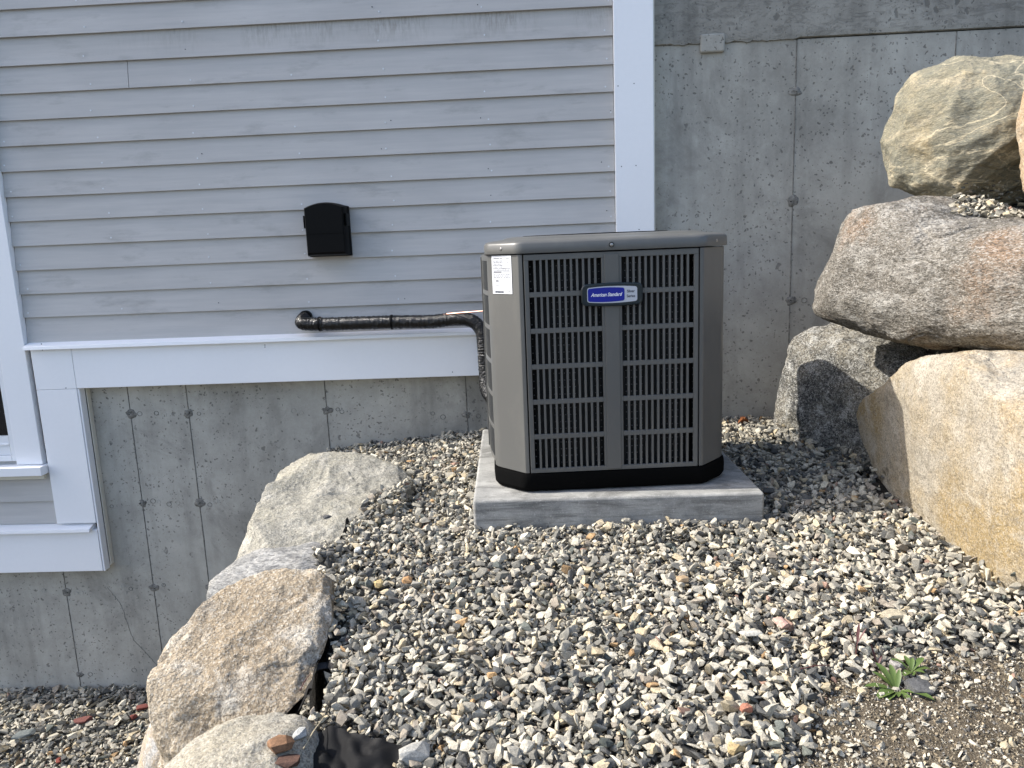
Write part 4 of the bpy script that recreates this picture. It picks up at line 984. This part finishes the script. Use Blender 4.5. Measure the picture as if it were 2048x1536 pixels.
gb = grille(None, (0, DP_ - 0.002, 0), R(180), HW - CH - 0.034, 0.010)
# coil inside: fins block with rows of return bends
rings = [octo(-0.045, z=0.060, rr=0.05), octo(-0.045, z=0.672, rr=0.05)]
coil = MB().loft(rings).build('coil', M['coil'], ac, smooth=True, autosmooth=True)
mb = MB()
for k in range(30):
    z = 0.075 + k * 0.0202
    for i in range(33):
        x = -0.235 + i * 0.0147
        mb.box(x - 0.0016, x + 0.0016, 0.041, 0.0448, z - 0.0011, z + 0.0011)
for k in range(30):
    z = 0.075 + k * 0.0202
    for i in range(30):
        y = 0.12 + i * 0.0147
        for sx in (-1, 1): mb.box(sx * 0.2975 - 0.002, sx * 0.2975 + 0.002, y - 0.0016, y + 0.0016, z - 0.0011, z + 0.0011)
ct_ = mb.build('coil_tubes', M['coiltube'], coil); ct_['kind'] = 'stuff'
# screws in dimples on the lid skirt
def screw(x, y, nx, ny):
    n = Vector((nx, ny, 0)).normalized(); z = 0.6925; c = Vector((x, y, z)) + n * 0.0060
    o = MB().tube([c - n * 0.004, c + n * 0.0008, c + n * 0.0009], lambda i: [0.0092, 0.0092, 0.0080][i], 16).build('screw_dimple', M['ink'] if False else M['unit'], lid, smooth=True, autosmooth=True)
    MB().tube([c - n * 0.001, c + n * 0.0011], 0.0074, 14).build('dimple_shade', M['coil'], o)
    MB().tube([c, c + n * 0.0035, c + n * 0.0042], lambda i: [0.0048, 0.0045, 0.0028][i], 10).build('screw', M['screw'], o, smooth=True, autosmooth=True)
screw(0, 0, 0, -1); screw(-HW + 0.044 + 0.003, 0.044, -1, -1); screw(HW - 0.044 - 0.003, 0.044, 1, -1)
# badge
def rrect(hw, hh, r_, bul=0.0, n=6):
    P = []
    for cx, cz, a0 in ((hw - r_, hh - r_, 0), (-hw + r_, hh - r_, 90), (-hw + r_, -hh + r_, 180), (hw - r_, -hh + r_, 270)):
        for k in range(n + 1):
            a = R(a0 + 90 * k / n); P.append((cx + r_ * math.cos(a), cz + r_ * math.sin(a)))
        if a0 in (0, 180):
            sgn = 1 if a0 == 0 else -1
            for k in range(1, 9): 
                t = k / 9; P.append(((hw - r_) * (1 - 2 * t) * sgn, hh * sgn))
    return [(x, z + (bul * (1 - (x / hw) ** 2) * (1 if z > 0 else -1))) for x, z in P]
bz = ZP * 0 + 0.559
badge = bpy.data.objects.new('badge', None); COL.objects.link(badge); badge.parent = gf; badge.location = (-0.001, -0.0038, bz); badge.empty_display_size = .02
badge['label'] = 'black rimmed blue and silver maker badge on the front grille'
rings = [[(x, y, z) for x, z in rrect(0.084 - d, 0.0285 - d, 0.013, 0.0035)] for y, d in ((0.0, 0.0), (-0.006, 0.0), (-0.0082, 0.0018), (-0.0085, 0.004), (-0.0078, 0.0045))]
MB().loft(rings).build('badge_body', M['badge'], badge, smooth=True, autosmooth=True)
def flat_shape(pts, y0, y1, name, mat):
    return MB().prism(pts, y0, y1, 'y').build(name, M[mat], badge)
flat_shape(rrect(0.0685, 0.0195, 0.006, 0.0035), -0.0090, -0.0079, 'silver_plate', 'silver')
flat_shape([(x - 0.0165, z) for x, z in rrect(0.0500, 0.0172, 0.005, 0.0026)], -0.0096, -0.0091, 'blue_field', 'blue')
def text(s_, size, x, z, y, mat, shear=0.0, name='lettering', sx=1.0, parent=badge, bold=0.0, align='CENTER'):
    cu = bpy.data.curves.new('t', 'FONT'); cu.body = s_; cu.size = size; cu.shear = shear; cu.align_x = align; cu.align_y = 'CENTER'; cu.offset = bold; cu.extrude = 0.0001
    o = bpy.data.objects.new('t', cu); COL.objects.link(o); bpy.context.view_layer.update()
    me = bpy.data.meshes.new_from_object(o.evaluated_get(bpy.context.evaluated_depsgraph_get())); bpy.data.objects.remove(o)
    me.transform(Matrix.Translation((x, y, z)) @ Matrix.Rotation(R(90), 4, 'X') @ Matrix.Diagonal((sx, 1, 1, 1)))
    me.materials.clear(); return link(name, me, M[mat], parent)
text('American Standard', 0.0138, -0.0165, 0.0, -0.0098, 'white', 0.38, sx=0.78, bold=0.00022)
text('Silver', 0.0104, 0.0510, 0.0070, -0.0092, 'ink', 0, sx=0.92, bold=0.0002)
text('Series', 0.0104, 0.0510, -0.0062, -0.0092, 'ink', 0, sx=0.92, bold=0.0002)
# rating label on the lit corner panel
A = Vector((-HW + CH - 0.0155, 0.0172, 0)); B = Vector((-HW + 0.0185, CH - 0.0245 + 0.0005, 0))
A = Vector((-(HW - CH + 0.020), 0.0125, 0)); B = Vector((-(HW - 0.018), CH - 0.0225, 0))
dd = (B - A).normalized(); nn = Vector((dd.y, -dd.x, 0));  nn = nn if nn.y < 0 else -nn
mid = (A + B) / 2 + dd * 0.0075
lab = bpy.data.objects.new('rating_label', None); COL.objects.link(lab); lab.parent = ac; lab.location = mid + nn * 0.0007 + Vector((0, 0, 0.6215)); lab.empty_display_size = .02
lab.rotation_euler = (0, 0, math.atan2(nn.x, -nn.y) * -1 if False else math.atan2(-nn.x, -nn.y) * -1)
lab.rotation_euler = (0, 0, math.atan2(nn.y, nn.x) + math.pi / 2)
lab['label'] = 'white printed rating label with tables and a barcode'
LW, LH = 0.0385, 0.0525
MB().box(-LW, LW, -0.0008, 0.0002, -LH, LH).build('label_sheet', M['paper'], lab)
mb = MB(); rl = random.Random(9)
def ink(x0, x1, z0, z1): mb.box(x0, x1, -0.0011, -0.00085, z0, z1)
z = LH - 0.008; ink(-0.031, -0.008, z, z + 0.0022); ink(-0.006, 0.004, z - 0.001, z + 0.001); ink(0.018, 0.031, z, z + 0.0016)
ink(-0.033, 0.034, z - 0.0038, z - 0.0033)
z -= 0.0075
for r_ in range(7):
    x = -0.033
    while x < (0.004 if r_ < 5 else 0.034):
        l_ = rl.uniform(0.0015, 0.006); ink(x, min(x + l_, 0.034), z, z + 0.0020); x += l_ + rl.uniform(0.0008, 0.002)
    if r_ < 5: ink(0.012, 0.015, z, z + 0.0014); ink(0.022, 0.022 + rl.uniform(0.003, 0.008), z, z + 0.0014)
    z -= 0.0041
ink(-0.033, 0.034, z + 0.002, z + 0.0025); ink(-0.033, 0.000, z - 0.0022, z + 0.0008); ink(0.006, 0.033, z - 0.001, z + 0.0003)
z -= 0.0075
for r_ in range(3):
    x = -0.033
    while x < 0.032: l_ = rl.uniform(0.002, 0.007); ink(x, x + l_, z, z + 0.0014); x += l_ + rl.uniform(0.001, 0.003)
    ink(-0.033, 0.034, z - 0.0016, z - 0.0012); z -= 0.0045
for x0, x1, z0, z1 in ((-0.031, 0.010, z - 0.0005, z), (-0.031, 0.010, z - 0.0235, z - 0.023), (-0.031, -0.0305, z - 0.023, z), (0.0095, 0.010, z - 0.023, z)): ink(x0, x1, z0, z1)
ink(-0.026, -0.013, z - 0.006, z - 0.0025); ink(-0.010, 0.006, z - 0.005, z - 0.0036); ink(-0.026, -0.014, z - 0.0135, z - 0.0122); ink(-0.026, -0.010, z - 0.017, z - 0.0158)
x = -0.029
while x < 0.006: l_ = rl.uniform(0.0005, 0.0016); ink(x, x + l_, -LH + 0.0025, -LH + 0.0075); x += l_ + 0.0006
ink(0.022, 0.0228, -LH + 0.003, -LH + 0.014); ink(0.031, 0.0318, -LH + 0.003, -LH + 0.014); ink(0.0228, 0.031, -LH + 0.003, -LH + 0.0038); ink(0.0228, 0.031, -LH + 0.0132, -LH + 0.014); ink(0.025, 0.029, -LH + 0.006, -LH + 0.008)
mb.build('label_print', M['ink'], lab)

# ------------------------------------------------------------------ weeds, sprigs, leaf, straw
def leaf(mb, base, dirv, L, Wd, lift, droop, n=8, fold=0.25, serr=0.0):
    d = Vector((dirv[0], dirv[1], 0)).normalized(); s_ = Vector((-d.y, d.x, 0)); vs = []; fs = []
    for i in range(n + 1):
        t = i / n; w_ = Wd * (0.12 + 0.88 * math.sin(math.pi * min(1, t ** 1.25 * 0.93 + 0.05))) * (1 - 0.96 * max(0, t - 0.9) / 0.1 if t > 0.9 else 1)
        w_ *= 1 + serr * (1 if i % 2 else -1)
        c = Vector(base) + d * (L * t) + Vector((0, 0, lift * L * t - droop * L * t * t))
        up_ = Vector((0, 0, fold * w_)); vs += [c + s_ * w_ / 2 + up_, c, c - s_ * w_ / 2 + up_]
    for i in range(n): a = i * 3; fs += [(a, a + 1, a + 4, a + 3), (a + 1, a + 2, a + 5, a + 4)]
    mb.add([tuple(v) for v in vs], fs)
def rosette(px, py, leaves, label, scale=1.0, mat='leaf', name='weed', cat='weed', group='small green weeds on the dirt'):
    p, _ = surf(px, py); root = empty(name, label, cat, p - Vector((0, 0, 0.004)), 0, group)
    for (ang, L, Wd, lift, dr) in leaves:
        mb = MB(); leaf(mb, (0.003 * math.cos(R(ang)), 0.003 * math.sin(R(ang)), 0.006), (math.cos(R(ang)), math.sin(R(ang))), L * scale, Wd * scale, lift, dr, serr=0.06)
        mb.build('leaf', M[mat], root, smooth=True)
    mb = MB(); mb.tube([(0, 0, -0.006), (0, 0, 0.004), (0.001, 0, 0.009)], lambda i: [0.003, 0.0025, 0.001][i], 6); mb.build('stem', M[mat], root, smooth=True)
    return root
rosette(1794, 1384, [(172, .046, .012, .35, .25), (115, .040, .012, 1.0, .35), (138, .036, .010, .8, .3), (85, .032, .010, 1.1, .3), (205, .040, .017, .3, .35), (222, .034, .013, .25, .3), (285, .030, .011, .35, .5), (325, .050, .013, .4, .35), (250, .022, .008, .5, .3), (60, .022, .008, 1.3, .2)],
        'bigger green weed with long toothed leaves beside the dark rock', 1.2)
rosette(1824, 1344, [(150, .030, .011, .7, .3), (35, .030, .010, .7, .3), (5, .028, .009, .35, .3), (95, .022, .008, .9, .3), (215, .022, .012, .3, .3), (250, .014, .008, .4, .3), (65, .018, .007, 1.0, .3), (330, .016, .007, .4, .3)],
        'smaller green weed just above the bigger one', 1.2)
def sprig(px, py, label, leaves, h):
    p, _ = surf(px, py); root = empty('sprig', label, 'sprig', p - Vector((0, 0, 0.006)), 0, 'dark red sprigs in the gravel')
    MB().tube([(0, 0, 0), (0.001, 0, h * 0.5), (0.003, 0.001, h)], lambda i: [0.0012, 0.001, 0.0006][i], 6).build('stem', M['redleaf'], root)
    for a, L, Wd, lift, t in leaves:
        mb = MB(); leaf(mb, (0.001, 0, h * t), (math.cos(R(a)), math.sin(R(a))), L, Wd, lift, 0.2); mb.build('leaf', M['redleaf'], root, smooth=True)
sprig(1712, 1302, 'taller dark red sprig standing in gravel above the weeds', [(60, .022, .006, 2.2, .6), (140, .020, .006, 2.4, .4), (190, .016, .005, 1.0, .5), (20, .022, .004, 1.6, .9)], 0.022)
sprig(1753, 1334, 'lower dark red sprig with spread leaves near the dirt', [(185, .024, .006, .4, .3), (40, .018, .005, 1.2, .5), (110, .020, .005, 2.2, .6), (330, .014, .004, .4, .3)], 0.012)
p, _ = surf(1486, 850); lf = empty('dry_leaf', 'curled rusty brown dry leaf on gravel by the wall', 'leaf', p + Vector((0, 0, 0.002)))
mb = MB(); leaf(mb, (-0.02, 0, 0.004), (1, 0.2), 0.045, 0.026, 0.7, 0.7, fold=0.7, serr=0.2); mb.build('blade', M['dry'], lf, smooth=True)
mb = MB(); leaf(mb, (-0.004, 0, 0.004), (0.5, 1), 0.03, 0.018, 1.3, 0.8, fold=0.6, serr=0.2); mb.build('blade', M['dry'], lf, smooth=True)
for (a, b, lab_) in [((1386, 1052), (1432, 1030), 'pale straw leaning against the pad front'), ((1998, 1205), (2040, 1235), 'pale straw lying near the yellow boulder'), ((1365, 1402), (1412, 1418), 'pale straw on the gravel low in the middle'),
                     ((607, 1502), (648, 1440), 'long straw crossing the black fabric at the bottom'), ((1600, 1342), (1660, 1336), 'dark thin twig at the dirt edge'), ((600, 1385), (622, 1352), 'straw standing in the dark fabric gap')]:
    A, B = surf(*a)[0], surf(*b)[0]; md = (A + B) / 2 + Vector((0, 0, 0.008))
    o = MB().tube([A + Vector((0, 0, .004)), md, B + Vector((0, 0, .006))], lambda i: [0.0012, 0.0011, 0.0006][i], 6).build('straw', M['straw'] if 'dark' not in lab_ else M['redleaf']); tag(o, lab_, 'straw', 'straws lying on the gravel')

tot = sum(len(o.data.loop_triangles) or (o.data.calc_loop_triangles() or len(o.data.loop_triangles)) for o in sc.objects if o.type == 'MESH')
print('tris', tot)
